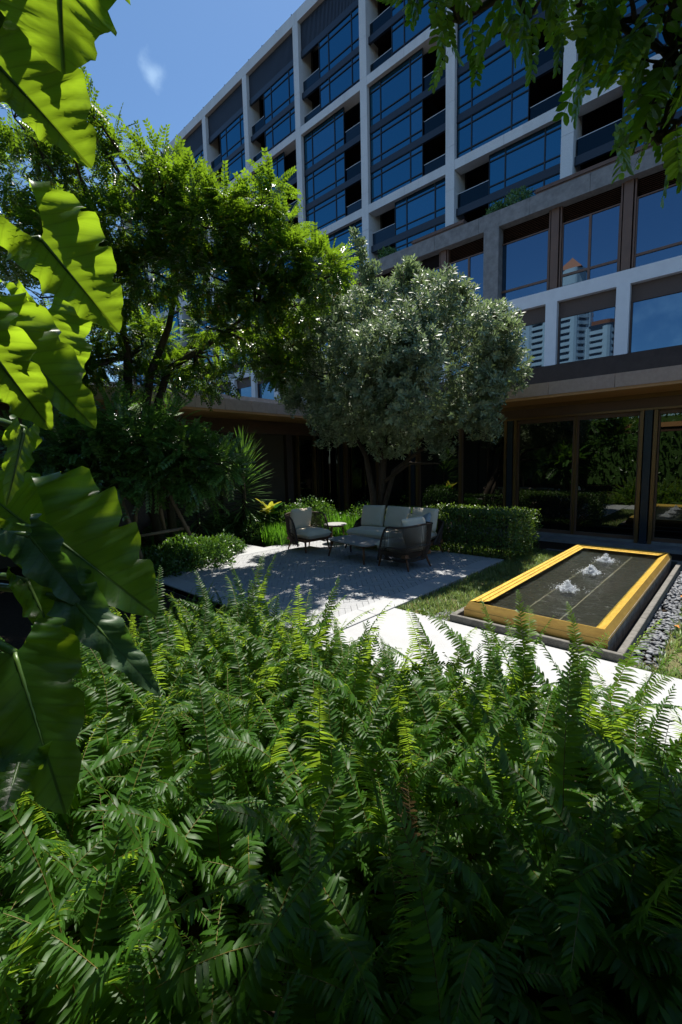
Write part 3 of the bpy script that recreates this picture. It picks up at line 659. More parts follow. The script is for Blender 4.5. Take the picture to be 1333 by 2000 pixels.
lb('back_wall', MB().box(-11.6, XR, 12.5, 12.6, -.09, 3.35), M['recess_dark'])
# left wing wall: header, brown textured panels, timber posts
lb('header', MB().box(-11.75, -11.47, YN, 11.98, 2.95, 3.35), M['bronze'])
lb('wall', MB().box(-11.9, -11.6, YN, 12.0, -.09, 2.95), M['wall_brown'])
for y in (-3, 0, 2.4, 4.9, 7.43, 9.95):
    lb('post', MB().box(-11.62, -11.45, y-.13, y+.13, -.09, 2.948), M['panel_brown'])
for y in (10.4, 11.2): lb('mullion', MB().box(-11.58, -11.5, y-.03, y+.03, 0, 2.948), M['bronze_light'])
lb('pane', MB().box(-11.6, -11.57, 10.1, 12.0, 0, 2.94), M['lounge_glass'])
# ================================================================ furniture
def cushion(sx, sy, sz, n=14, p=5, q=.33, wr=.0, seed=0):
    g = np.random.default_rng(seed); u = np.linspace(-1, 1, n); u = np.sign(u)*np.abs(u)**.8; X, Y = np.meshgrid(u, u)
    H = (np.clip(1-np.abs(X)**p, 0, 1)*np.clip(1-np.abs(Y)**p, 0, 1))**q
    c1, c2 = g.uniform(0, 6, 2); Wn = wr*(np.sin(X*5+c1+Y*3)*np.sin(Y*6+c2)) 
    ed = 1 - .05*(1-H)
    top = np.stack([X*sx/2*ed, Y*sy/2*ed, sz/2*H*(1+Wn)], -1).reshape(-1,3); bot = np.stack([X*sx/2*ed, Y*sy/2*ed, -sz/2*H], -1).reshape(-1,3)
    idx = np.arange(n*n).reshape(n, n); F = [tuple(int(z) for z in a) for a in np.stack([idx[:-1,:-1], idx[:-1,1:], idx[1:,1:], idx[1:,:-1]], -1).reshape(-1,4)]
    mb = MB(); mb.add(top, F); mb.add(bot, [f[::-1] for f in F]); return mb
def place(mb, mt): return MB().add([mt @ Vector(p) for p in mb.v], mb.f)
def leg(x, y, h, dx, dy): return MB().tube([(x, y, h), (x+dx, y+dy, .0)], [.026, .016], 8)
def rope_shell(sx, sy, z0, zarm, zback, n=110, front=.5):
    """barrel of cords: facing +x; U-shaped plan from the left arm front round the back to the right arm front"""
    def plan(t):            # t in [0,1]
        a = (t-.5)*2; s = abs(a)
        L = sy/2; r_ = .85
        ang = a*math.radians(118)
        x = -sx/2*math.cos(ang) ; y = sy/2*math.sin(ang)*1.0
        x = -sx/2*(abs(math.cos(ang))**.75)*(1 if math.cos(ang) > 0 else -1); y = sy/2*(abs(math.sin(ang))**.75)*(1 if ang > 0 else -1)
        if s > 98/118: y = sy/2*(1 if ang > 0 else -1)*.985
        return x, y
    def top(t):
        s = abs(t-.5)*2
        z = zback + (zarm-zback)*min(1, s/.55)
        if s > .74: z = zarm - (zarm-z0)*((s-.74)/.26)**1.6
        return z
    rim = [(plan(i/60)[0]*1.05, plan(i/60)[1]*1.04, top(i/60)) for i in range(61)]
    ropes = MB()
    for i in range(1, n):
        t = i/n; x, y = plan(t); zt = top(t)
        if zt - z0 < .02: continue
        ropes.tube([(x*.78, y*.8, z0), (x*.96, y*.97, z0+(zt-z0)*.35), (x*1.05, y*1.04, zt)], .0052, 4, False)
    bands = [MB().tube([(plan(i/60)[0]*k2, plan(i/60)[1]*k2, z0+(top(i/60)-z0)*k) for i in range(5, 56)], .012, 6) for k, k2 in ((.04,.8), (.42,.985))]
    return MB().tube(rim, .019, 8), ropes, bands
def make_chair(name, loc, rz, label):
    t = empty(name, loc, rz, label=label, cat='armchair', group='woven lounge armchairs')
    obj('seat_frame', MB().box(-.33, .37, -.36, -.31, .235, .30).box(-.33, .37, .31, .36, .235, .30).box(.32, .375, -.31, .31, .236, .301).box(-.33, -.28, -.31, .31, .236, .301).box(-.28,.32,-.31,.31,.27,.29), M['teak'], t)
    for (x, y, dx, dy) in ((.32,-.31,.05,-.03),(.32,.31,.05,.03),(-.26,-.26,-.1,-.05),(-.26,.26,-.1,.05)): obj('leg', leg(x, y, .25, dx, dy), M['teak'], t, smooth=True)
    rim, ropes, bands = rope_shell(.86, .92, .15, .8, .84)
    obj('rim', rim, M['rope'], t, smooth=True); ro = obj('rope_weave', ropes, M['rope'], t)
    for b in bands: obj('band', b, M['rope'], ro, smooth=True)
    obj('seat_cushion', place(cushion(.82, .7, .2, wr=.03, seed=1), Matrix.Translation((.09, 0, .39))), M['cushion'], t, smooth=True)
    obj('back_cushion', place(cushion(.52, .62, .17, p=4, wr=.08, seed=3), Matrix.Translation((-.25, 0, .70)) @ Matrix.Rotation(math.radians(-76), 4, 'Y')), M['cushion'], t, smooth=True)
    return t
make_chair('armchair', (-4.75, 6.93, .006), math.radians(172), 'dark rope armchair seen from behind beside the coffee table')
make_chair('armchair', (-7.5, 6.98, .006), math.radians(-6), 'dark rope armchair facing right in front of the strap leaved plants')
# sofa, faces -Y
sf = empty('sofa', (-5.85, 8.02, .006), math.radians(3), label='three seat dark rope sofa with grey beige cushions in the tree shade', cat='sofa')
obj('seat_frame', MB().box(-1.06, 1.06, -.43, -.37, .225, .29).box(-1.06, 1.06, .33, .38, .225, .29).box(-1.06, -1.0, -.37, .33, .226, .289).box(1.0, 1.06, -.37, .33, .226, .289).box(-1.0,1.0,-.37,.33,.255,.275), M['teak'], sf)
for (x, y, dx, dy) in ((-.98,-.36,-.04,-.05),(.98,-.36,.04,-.05),(-.98,.3,-.05,.08),(.98,.3,.08,.08)): obj('leg', leg(x, y, .24, dx, dy), M['teak'], sf, smooth=True)
def sofa_shell():
    n = 150; rim = []; ropes = MB(); P = []
    path = [(-1.08,-.12),(-1.1,.15),(-1.06,.36),(-.9,.43),(-.5,.44),(0,.44),(.5,.44),(.9,.43),(1.06,.36),(1.1,.15),(1.08,-.12)]
    tops = [.26,.55,.66,.7,.72,.72,.72,.7,.66,.55,.26]
    def samp(t):
        f = t*(len(path)-1); i = min(int(f), len(path)-2); u = f-i
        return tuple(path[i][k]*(1-u)+path[i+1][k]*u for k in (0, 1)) + (tops[i]*(1-u)+tops[i+1]*u,)
    rim = [(samp(i/70)[0]*1.02, samp(i/70)[1]*1.05, samp(i/70)[2]) for i in range(71)]
    for i in range(1, n):
        x, y, z = samp(i/n)
        if z > .3: ropes.tube([(x*.98, y*.9, .22), (x, y, .22+(z-.22)*.5), (x*1.02, y*1.05, z)], .0058, 4, False)
    return MB().tube(rim, .019, 8), ropes
rim, ropes = sofa_shell(); obj('rim', rim, M['rope'], sf, smooth=True); obj('rope_weave', ropes, M['rope'], sf)
obj('seat_cushion', place(cushion(2.06, .80, .19, n=22, p=8, wr=.02, seed=5), Matrix.Translation((0, -.06, .385))), M['cushion'], sf, smooth=True)
for i in range(3):
    obj('back_cushion', place(cushion(.66, .54, .19, p=4.5, q=.4, wr=.1, seed=7+i), Matrix.Translation((-.68+.68*i, .24, .71)) @ Matrix.Rotation(random.uniform(-.04,.04), 4, 'Y') @ Matrix.Rotation(math.radians(74), 4, 'X')), M['cushion'], sf, smooth=True)
def pillow(loc, rot, mt, label):
    tag(obj('throw_pillow', cushion(.4, .4, .13, p=3, q=.5, wr=.06, seed=21), M[mt], loc=loc, rot=rot, smooth=True), label, 'pillow', 'throw pillows on the sofa')
pillow((-5.18, 7.88, .66), (math.radians(66), math.radians(20), math.radians(20)), 'pillow_cream', 'small cream throw pillow at the right end of the sofa')
pillow((-4.95, 7.93, .70), (math.radians(62), math.radians(-25), math.radians(-20)), 'pillow_blue', 'pale blue throw pillow at the right end of the sofa')
def rrect(sx, sy, r, n=8):
    out = []
    for cx, cyy, a0 in ((sx/2-r, sy/2-r, 0), (-sx/2+r, sy/2-r, 90), (-sx/2+r, -sy/2+r, 180), (sx/2-r, -sy/2+r, 270)):
        for i in range(n+1): a = math.radians(a0 + 90*i/n); out.append((cx + r*math.cos(a), cyy + r*math.sin(a)))
    return out
ct = empty('coffee_table', (-5.95, 6.92, .006), math.radians(-9), label='low coffee table with pale stone top and teak legs', cat='coffee table')
obj('table_top', MB().prism(rrect(1.28, .72, .2), .355, .38), M['stone_top'], ct)
obj('apron', MB().prism(rrect(1.1, .56, .14), .315, .354), M['teak'], ct)
for sx in (-1, 1):
    for sy in (-1, 1): obj('leg', MB().tube([(sx*.5, sy*.25, .33), (sx*.57, sy*.31, 0)], [.028, .017], 8), M['teak'], ct, smooth=True)
stb = empty('side_table', (-7.55, 7.98, .006), .3, label='small oval side table with stone top between armchair and sofa', cat='side table')
obj('table_top', MB().lathe([(.0,.45),(.27,.45),(.285,.463),(.27,.476)], 28), M['stone_top'], stb)
obj('apron', MB().lathe([(.2,.41),(.22,.41),(.22,.449)], 20), M['teak'], stb)
for k in range(3): a = 2.1*k+.4; obj('leg', MB().tube([(.17*math.cos(a), .17*math.sin(a), .42), (.24*math.cos(a), .24*math.sin(a), 0)], [.024, .015], 8), M['teak'], stb, smooth=True)
# ================================================================ plants
def np3(v): return np.array((v[0], v[1], v[2]), float)
def join_np(parts):
    V = []; F = []; k = 0; mi = []
    for v, f, m_ in parts: V.append(v); F.append(np.asarray(f) + k); k += len(v); mi.append(np.full(len(f), m_, np.int32))
    return np.vstack(V), np.vstack(F), np.concatenate(mi)
def mesh2(name, parts, mats, smooth=True):
    V, F, mi = join_np(parts); me = npmesh(name, V, F, None, smooth)
    for x in mats: me.materials.append(x)
    me.polygons.foreach_set('material_index', mi); me.update(); return me
def curve_tube(P, rad, n=4):
    mb = MB().tube([tuple(p) for p in P], [float(x) for x in rad], n, False); return np.array(mb.v), np.array(mb.f)
# ---------------------------------------------------------------- ferns
def frond_mesh(L, th0, kap, wid, seed, twist=.38):
    g = np.random.default_rng(seed); n = int(37*L/.85)+5; S_ = np.linspace(0, 1, 60); th = th0 + kap*S_**1.5
    side = .2*g.normal()*S_**2 + .08*g.normal()*np.sin(S_*5)
    T = np.stack([np.sin(th)*np.cos(side), np.sin(side), np.cos(th)*np.cos(side)], -1); P = np.vstack([[0,0,0], np.cumsum((T[1:]+T[:-1])/2*L/59, 0)])
    tw = twist*g.normal()*S_
    s = np.linspace(.1, .992, n); idx = s*59; i0 = np.clip(idx.astype(int), 0, 58); fr = (idx-i0)[:,None]
    p = P[i0]*(1-fr)+P[i0+1]*fr; t = nrm(T[i0]*(1-fr)+T[i0+1]*fr); thp = th0+kap*s**1.5
    Nv = np.stack([-np.cos(thp), np.zeros(n), np.sin(thp)], -1); Y = np.cross(Nv, t); tws = np.interp(s, S_, tw)[:,None]
    Nv2 = Nv*np.cos(tws)+Y*np.sin(tws); Y2 = nrm(np.cross(Nv2, t)); 
    prof = np.clip((s-.05)/.22, .25, 1)**.7*np.clip(1-s, 0, 1)**.42*1.12
    parts = []; pos = []; R = []; sc = []
    for sd in (-1, 1):
        sw = .12+.75*s**3 + g.normal(0, .08, n) + .1*np.sin(s*9+seed); dr = .25 + g.normal(0, .16, n) + .2*np.sin(s*7+seed*1.7)
        d = sd*Y2*np.cos(sw)[:,None] + t*np.sin(sw)[:,None] - Nv2*dr[:,None]; d = nrm(d)
        up = Nv2 + .3*g.normal(size=(n,3)) + t*(.35)
        R.append(frames(d, up)); pos.append(p + t*(sd*.004)); l = wid*prof*g.uniform(.8, 1.08, n)*np.where(g.random(n) < .03, .35, 1); sc.append(np.stack([l, np.full(n, .0136)*np.clip(prof,.35,1)*g.uniform(.85,1.1,n), l], -1))
    rows = [(0,.55,0),(.12,.95,.0),(.45,.92,-.02),(.78,.62,-.09)]; tv = []
    for u, hw, z in rows: tv += [(u,-hw,z+.018),(u,0,z),(u,hw,z+.018)]
    tv += [(1,-.02,-.24),(1,0,-.24),(1,.02,-.24)]
    tf = [(3*i+j, 3*i+3+j, 3*i+4+j, 3*i+1+j) for i in range(4) for j in range(2)]
    V, F = stamp(tv, tf, np.vstack(pos), np.vstack(R), np.vstack(sc)); parts.append((V, F, 0))
    v, f = curve_tube(P[::3], np.linspace(.0034, .0009, len(P[::3])), 4); parts.append((v, f, 1))
    return mesh2('frond', parts, [M['fern_leaf'], M['rachis']])
FRONDS = []
sd = 0
for L, th0, kap, wd in [(a*1.1,b,c,e*1.42) for a,b,c,e in ((.95,.12,.75,.078),(1.0,.2,1.1,.082),(.85,.3,1.35,.075),(.9,.42,1.25,.08),(.75,.5,1.5,.07),(.8,.6,1.4,.075),(.7,.8,1.1,.07),(.6,.95,1.0,.065),(1.02,.08,.5,.074),(.88,.25,1.7,.08),(.66,.1,.45,.06),(.92,.35,.9,.085))]:
    for v_ in range(2): sd += 1; FRONDS.append((th0, frond_mesh(L*(1+.05*v_), th0+.06*v_, kap*(1-.1*v_), wd, sd)))
FRONDS.sort(key=lambda a: a[0])
DEAD = []
for q_ in (15, 18, 21):
    me_ = FRONDS[q_][1].copy(); me_.materials[0] = M['fern_dead']; DEAD.append(me_)
BED = [(-4.1,-.6),(-4.0,2.3),(-3.45,2.7),(-2.3,2.4),(-1.5,2.3),(-.9,2.12),(-.45,1.9),(-.15,1.6),(1.3,1.7),(1.3,-.6)]
def inside(x, y, poly):
    c = False; n = len(poly)
    for i in range(n):
        (x1,y1),(x2,y2) = poly[i], poly[i-1]
        if (y1 > y) != (y2 > y) and x < (x2-x1)*(y-y1)/(y2-y1)+x1: c = not c
    return c
fern_pts = []
g = random.Random(5)
for _ in range(9000):
    x, y = g.uniform(-4.1, 1.3), g.uniform(-.6, 3.1)
    if not inside(x, y, BED): continue
    v = Vector((x, y, .6)) - EYE; dpt = v.dot(CF)
    if math.hypot(x, y) < .42: continue
    if dpt > .1:
        sx = 666.5+868*v.dot(CR)/dpt
        if sx < -300 or sx > 1650: continue
    elif math.hypot(x, y) > 1.0: continue
    if all((x-a)**2+(y-b)**2 > .35**2 for a, b in fern_pts): fern_pts.append((x, y))
for _ in range(2200):
    x, y = g.uniform(-5.4, 1.6), g.uniform(1.75, 3.12)
    if inside(x, y, BED): continue
    if all((x-a)**2+(y-b)**2 > .33**2 for a, b in fern_pts): fern_pts.append((x, y))
def fern_label(x, y, d):
    v = Vector((x, y, .5)) - EYE; dp = v.dot(CF); sx = 666.5 + 868*v.dot(CR)/max(dp, .15)
    row = 'in the lowest shaded front row' if d < .95 else 'in the shaded second row' if d < 1.5 else 'in the middle of the bed' if d < 2.2 else 'in the sunlit back of the bed' if d < 2.9 else 'in the outermost row by the paving'
    col = 'under the big leaves at left' if sx < 230 else 'left of centre' if sx < 520 else 'near the centre' if sx < 800 else 'right of centre below the fountain' if sx < 1100 else 'near the right picture edge'
    return 'sword fern ' + row + ', ' + col
nf = 0
for (x, y) in fern_pts:
    d = math.hypot(x, y)
    key = 'edge' if (y > 2.15 and x < -1.9) else 'path' if (y > 1.45 and x > -1.9) else 'left' if x < -2.0 else 'mid' if d > 1.35 else 'dark'
    e = empty('fern', (x, y, -.09), g.uniform(0, 6.28), label=fern_label(x, y, d), cat='fern', group='sword ferns of the foreground bed')
    sc = g.uniform(.88, 1.12)*(1.0 if d > 1.2 else .92); k = g.randint(10, 13) if d > .8 else 11
    sc *= 1.04 if key == 'edge' else 1.0
    if not inside(x, y, BED): sc *= (.98 if -1.75 < x < -.45 else .86 if x > -.45 else .5) + .1*(2.8-y)
    for i in range(k):
        # inner fronds upright, outer ones arching
        q = min(len(FRONDS)-1, int((i/k)**(1.0 if key in ('edge','path') else .62)*len(FRONDS) + g.uniform(-2, 2))); q = max(0, q)
        s_ = sc*g.uniform(.85, 1.1); dead = i == k-1 and g.random() < .02
        obj('frond', DEAD[g.randint(0,2)] if dead else FRONDS[q][1], None, e, (g.uniform(-.05,.05), g.uniform(-.05,.05), 0), rot=(g.uniform(-.12,.12), g.uniform(-.12,.12), i*2.39996+g.uniform(-.3,.3)), scale=(s_, s_, s_)); nf += 1
print('ferns', len(fern_pts), 'fronds', nf)
# low leafy litter between the ferns so that no bare ground shows
# ---------------------------------------------------------------- big leaved plant at the left
def ear_mat(name, base, trans, tfac, rough=.36):
    m = mat(name, base, rough, .5, trans=trans, tfac=tfac); t = m.node_tree; n = t.nodes; L = t.links.new
    uv = n.new('ShaderNodeUVMap'); sp = n.new('ShaderNodeSeparateXYZ'); L(uv.outputs[0], sp.inputs[0])
    def mth(op, a, b=None):
        q = n.new('ShaderNodeMath'); q.operation = op
        for i, z in enumerate((a, b)):
            if z is None: continue
            if isinstance(z, (int, float)): q.inputs[i].default_value = z
            else: L(z, q.inputs[i])
        return q.outputs[0]
    # lateral veins sweep from the midrib towards the tip
    ph = mth('MULTIPLY', mth('SUBTRACT', sp.outputs[0], mth('MULTIPLY', sp.outputs[1], .22)), 9.0)
    d = mth('ABSOLUTE', mth('SUBTRACT', mth('FRACT', ph), .5)); vein = mth('POWER', mth('MAXIMUM', mth('SUBTRACT', 1.0, mth('MULTIPLY', d, 7.0)), 0.0), 1.5)
    mid = mth('LESS_THAN', sp.outputs[1], .02); fine = mth('POWER', mth('ABSOLUTE', mth('SINE', mth('MULTIPLY', mth('SUBTRACT', sp.outputs[0], mth('MULTIPLY', sp.outputs[1], .3)), 190.0))), 6.0)
    vein = mth('MAXIMUM', vein, mth('MULTIPLY', fine, .22))
    vm = mth('MULTIPLY', mth('MAXIMUM', mth('MULTIPLY', vein, .55), mid), .6)
    tc = n.new('ShaderNodeTexCoord'); nz = n.new('ShaderNodeTexNoise'); nz.inputs['Scale'].default_value = 7; nz.inputs['Detail'].default_value = 5; L(tc.outputs['Object'], nz.inputs[0])
    for bs, col in ((n['Principled BSDF'], base), (n['Translucent BSDF'], trans)):
        r = n.new('ShaderNodeMix'); r.data_type = 'RGBA'; L(nz.outputs['Fac'], r.inputs['Factor']); r.inputs['A'].default_value = (*[c*.75 for c in col], 1); r.inputs['B'].default_value = (*[c*1.2 for c in col], 1)
        r2 = n.new('ShaderNodeMix'); r2.data_type = 'RGBA'; L(vm, r2.inputs['Factor']); L(r.outputs['Result'], r2.inputs['A']); r2.inputs['B'].default_value = (*[c*.35 for c in col], 1)
        L(r2.outputs['Result'], bs.inputs[0])
    return m
ear_mat('ear_leaf', (.022,.07,.01), (.36,.56,.02), .57)
ear_mat('ear_leaf_dull', (.06,.12,.05), (.12,.28,.03), .35, .45)
def ear_leaf(A, T, nh, Wl, Wr, lobe, wave=.02, curl=.05, fold=.15, seed=0, nt=44, nv=9):
    """A attach point, T tip, nh normal hint; widths in metres. returns V,F,UV,midrib points"""
    g = np.random.default_rng(seed); A, T = np3(A), np3(T); u = T-A; L = np.linalg.norm(u); u /= L; nh = np3(nh); nn = nh - u*(nh@u); nn /= np.linalg.norm(nn); v = np.cross(nn, u)
    V = []; F = []; UV = []
    b = lobe/L; t = np.concatenate([np.linspace(-1, 0, 13)[:-1]*b, np.linspace(0, 1, nt-12)])
    for sgn, W in ((-1, Wl), (1, Wr)):
        ph = g.uniform(0, 6.28); fq = g.uniform(2.2, 3.2); base = len(V)
        for ti in t:
            if ti < 0:
                x = -ti/b; outer = .45*W+.55*W*math.sqrt(max(0, 1-x**2.2)); inner = .45*W*x**.75 + .004
            else:
                outer = W*(1-ti)**.72*(1+.32*ti) if ti < 1 else 0; inner = 0
            outer *= .93 + (.11*math.sin(ph + ti*fq*7.5) + .05*math.sin(2.3*ph + ti*fq*15))*(1 if ti < .9 else 0)
            for j in range(nv):
                s = j/(nv-1); vv = inner + (outer-inner)*s
                un = ti*L + .12*W*s*(1-abs(s-.5))*0
                rel = vv/max(W, 1e-6)
                h = fold*vv + wave*rel**2*math.sin(ph*1.7 + ti*fq*6.28 - rel*1.2) + .10*wave*math.cos(9*6.28*(ti-.22*rel))*math.sin(3.14*min(1, rel)) - curl*L*(max(ti, 0)**2) - .35*W*rel*rel*.35
                if ti < 0: h -= .25*lobe*(ti/b)**2*s
                P = A + u*un + v*(sgn*vv) + nn*h; V.append(P); UV.append((ti+.5, rel))
        for i in range(len(t)-1):
            for j in range(nv-1):
                q = (base+i*nv+j, base+i*nv+j+1, base+(i+1)*nv+j+1, base+(i+1)*nv+j); F.append(q if sgn > 0 else q[::-1])
    mid = [A + u*(ti*L) + nn*(-curl*L*ti*ti) + nn*(-.002) for ti in np.linspace(0, .97, 16)]
    return np.array(V), np.array(F), np.array(UV), mid
ear = empty('elephant_ear_plant', at(-230, 1150, 1.35) * Vector((1,1,0)) if False else (at(-230,1150,1.35).x, at(-230,1150,1.35).y, -.09), label='large leaved elephant ear plant hanging in from the left edge', cat='plant')
EO = np3(ear.location)
stem_top = at(-210, 520, 1.35)
sb = MB().tube([Vector((EO[0], EO[1], -.09)), Vector((EO[0]+.02, EO[1], .8)), (at(-200,1100,1.35)), at(-205, 800, 1.36), stem_top], [.045,.042,.036,.03,.02], 10)
sb.v = [tuple(np.array(p)-EO) for p in sb.v]; obj('stem', sb, M['petiole'], ear, smooth=True)
def add_ear(a, d0, t, d1, Wl, Wr, lobe, stemy, mt='ear_leaf', wave=.022, curl=.05, fold=.12, tilt=(0,0), pet=True, seed=0):
    A, T = at(a[0], a[1], d0), at(t[0], t[1], d1); k = (d0+d1)/2/868
    toward = -(ray((a[0]+t[0])/2, (a[1]+t[1])/2)); nh = toward + CR*tilt[0] + CU*tilt[1]
    V, F, UV, mid = ear_leaf(A, T, nh, Wl*k*.92, Wr*k*.92, lobe*k, wave, curl, fold, seed)
    me = npmesh('leaf', V-EO, F, M[mt]); ul = me.uv_layers.new(name='UVMap'); ul.data.foreach_set('uv', UV[F.ravel()].astype(np.float32).ravel())
    lf = obj('leaf', me, None, ear)
    obj('midrib', MB().tube([tuple(p-EO) for p in mid], [.0045*(1-.8*i/15) for i in range(16)], 6), M['petiole'], lf, smooth=True)
    if pet:
        S0 = at(-205, stemy, 1.36); c = (S0+A)/2 + Vector((0,0,.08)); P = [S0.lerp(c, i/8).lerp(c.lerp(A, i/8), i/8) for i in range(9)]
        obj('petiole', MB().tube([tuple(np3(p)-EO) for p in P], [.011-.0006*i for i in range(9)], 8), M['petiole'], lf, smooth=True)
add_ear((112,-160), 1.12, (126,136), 1.0, 165, 92, 100, 520, tilt=(0,.5), seed=1, wave=.03)
add_ear((-18,112), 1.15, (178,322), 1.05, 45, 112, 80, 560, tilt=(.1,.35), seed=2, wave=.03)
add_ear((80,467), 1.1, (232,646), 1.02, 64, 100, 75, 640, tilt=(0,.25), seed=3, wave=.025)
add_ear((6,648), 1.05, (187,834), .97, 50, 84, 55, 760, tilt=(.1,.2), seed=4, wave=.03)
add_ear((92,606), 1.24, (152,752), 1.22, 44, 66, 45, 760, tilt=(.2,.1), seed=5)
add_ear((24,588), 1.2, (70,628), 1.18, 22, 24, 30, 740, seed=6, wave=.01)
add_ear((-30,668), .95, (98,840), .9, 62, 66, 60, 860, seed=7, tilt=(-.1,-.3), wave=.02)
add_ear((62,1032), 1.08, (-75,925), 1.12, 108, 62, 55, 1100, tilt=(.1,.3), seed=8, wave=.02)
add_ear((86,1034), 1.02, (307,1200), .95, 75, 138, 95, 1120, tilt=(.15,.2), seed=9, wave=.04)
add_ear((58,1046), .97, (168,1190), .93, 48, 42, 30, 1150, 'ear_leaf_dull', tilt=(-.7,.6), seed=10, wave=.03, curl=.12, fold=.5)
add_ear((54,1135), 1.0, (134,1303), .95, 30, 98, 35, 1200, tilt=(.1,.1), seed=11, wave=.03)
add_ear((148,1178), .95, (313,1358), .9, 42, 46, 30, 1190, 'ear_leaf_dull', tilt=(-.3,.3), seed=12, wave=.03)
add_ear((28,1275), .87, (128,1592), .84, 95, 95, 45, 1250, tilt=(0,-.2), seed=13, wave=.03)
add_ear((48,838), 1.0, (16,988), .98, 28, 28, 20, 880, tilt=(.6,-.1), seed=14, wave=.01)
add_ear((40,1480), .85, (10,1580), .8, 40, 40, 25, 1400, tilt=(0,.6), seed=15)
# ---------------------------------------------------------------- generic tree
def spray_t(pairs=7, lw=.3, ll=.3, droop=.15, lt=leaf_t):
    v = []; f = []; lv, lf = lt(lw, .06, .1)
    for i in range(pairs):
        x = .12+.86*i/(pairs-1)
        for s in (-1, 1):
            a = 1.05 - .35*i/pairs; l = ll*(1-.35*abs(i/(pairs-1)-.45)); b = len(v)
            for p in lv:
                px, py, pz = p[0]*l, p[1]*l, p[2]*l
                v.append((x + px*math.cos(a) - py*math.sin(a)*s*1.0, s*(px*math.sin(a)) + py*math.cos(a), pz - droop*x*x - .25*l*p[0]*.6))
            f += [tuple(b+k for k in q) for q in lf]
    b = len(v)      # rachis ribbon
    v += [(0,-.008,0),(0,.008,0),(1,-.004,-droop),(1,.004,-droop)]; f.append((b,b+1,b+3,b+2)); return v, f
def cluster_pts(clusters, rng, bias=.25, inner=.45):
    P = []; D = []
    for c, r, n in clusters:
        c = np3(c); d = rdir(n, rng); d[:,2] += bias*.4; d = nrm(d); rad = r*rng.uniform(inner, 1, n)**.7*(1+.12*rng.normal(size=n)); sc = np.array([1,1,.8]); P.append(c + d*rad[:,None]*sc); D.append(d)
    return np.vstack(P), np.vstack(D)
def limb(mb, a, b, r0, r1, rng, n=7, wob=.08):
    a, b = Vector(a), Vector(b); L = (b-a).length; off = [Vector(rng.normal(size=3)*wob*L*math.sin(math.pi*i/(n-1))) for i in range(n)]
    mb.tube([a.lerp(b, i/(n-1)) + off[i]*.5 + Vector((0,0,.06*L*math.sin(math.pi*i/(n-1)))) for i in range(n)], [r0+(r1-r0)*i/(n-1) for i in range(n)], 7)
def tree(name, label, cat, base, trunks, clusters, spray, size, lmat, bmat, seed, dens=1, group=None, nodes=None, up=.35, out=.9, twigs=5, bias=.25, inner=.45, limb_r=.035):
    rng = np.random.default_rng(seed); t = empty(name, base, label=label, cat=cat, group=group); B = np3(base)
    mb = MB(); ends = []
    for pts, rad in trunks: mb.tube([tuple(np3(p)-B) for p in pts], rad, 9); ends += [Vector(np3(p)-B) for p in pts[len(pts)//2:]]
    for c, r, n in clusters:
        c0 = Vector(np3(c)-B); e = min(ends, key=lambda q: (q-c0).length + .35*abs(c0.z - q.z - .5)); limb(mb, e, c0, limb_r, .012, rng)
        for _ in range(twigs): d = rdir(1, rng)[0]; d[2] = abs(d[2])*.6; limb(mb, c0, c0 + Vector(d*r*.9), .01, .003, rng, 5)
    obj('trunk', mb, M[bmat], t, smooth=True)
    P, D = cluster_pts([(c, r, int(n*dens)) for c, r, n in clusters], rng, bias, inner)
    x = D*out + rdir(len(P), rng)*.6 + np.array([0,0,up]); R = frames(x, np.array([0,0,1.]) + .55*rdir(len(P), rng))
    V, F = stamp(spray[0], spray[1], P-B, R, rng.uniform(size*.7, size*1.25, len(P)))
    obj('crown', npmesh('crown', V, F, M[lmat], smooth=False), None, t); return t
SPR = spray_t(7, .3, .24, .18)
b0 = Vector((-9.05, 4.2, -.09))
def P_(x, y, d): return at(x, y, d)
trunks = [([b0+Vector((.1,.1,0)), P_(252,830,10.0), P_(250,700,10.0), P_(235,610,9.9), P_(215,520,9.8)], [.1,.09,.08,.06,.035]),
          ([b0, P_(285,800,10.0), P_(295,730,9.9), P_(330,640,9.8), P_(345,560,9.6), P_(350,480,9.4)], [.1,.085,.075,.06,.04,.02]),
          ([b0+Vector((.1,.3,0)), P_(308,790,10.05), P_(330,720,9.9), P_(380,690,9.6), P_(440,650,9.2), P_(500,600,8.9)], [.09,.08,.07,.06,.04,.02])]
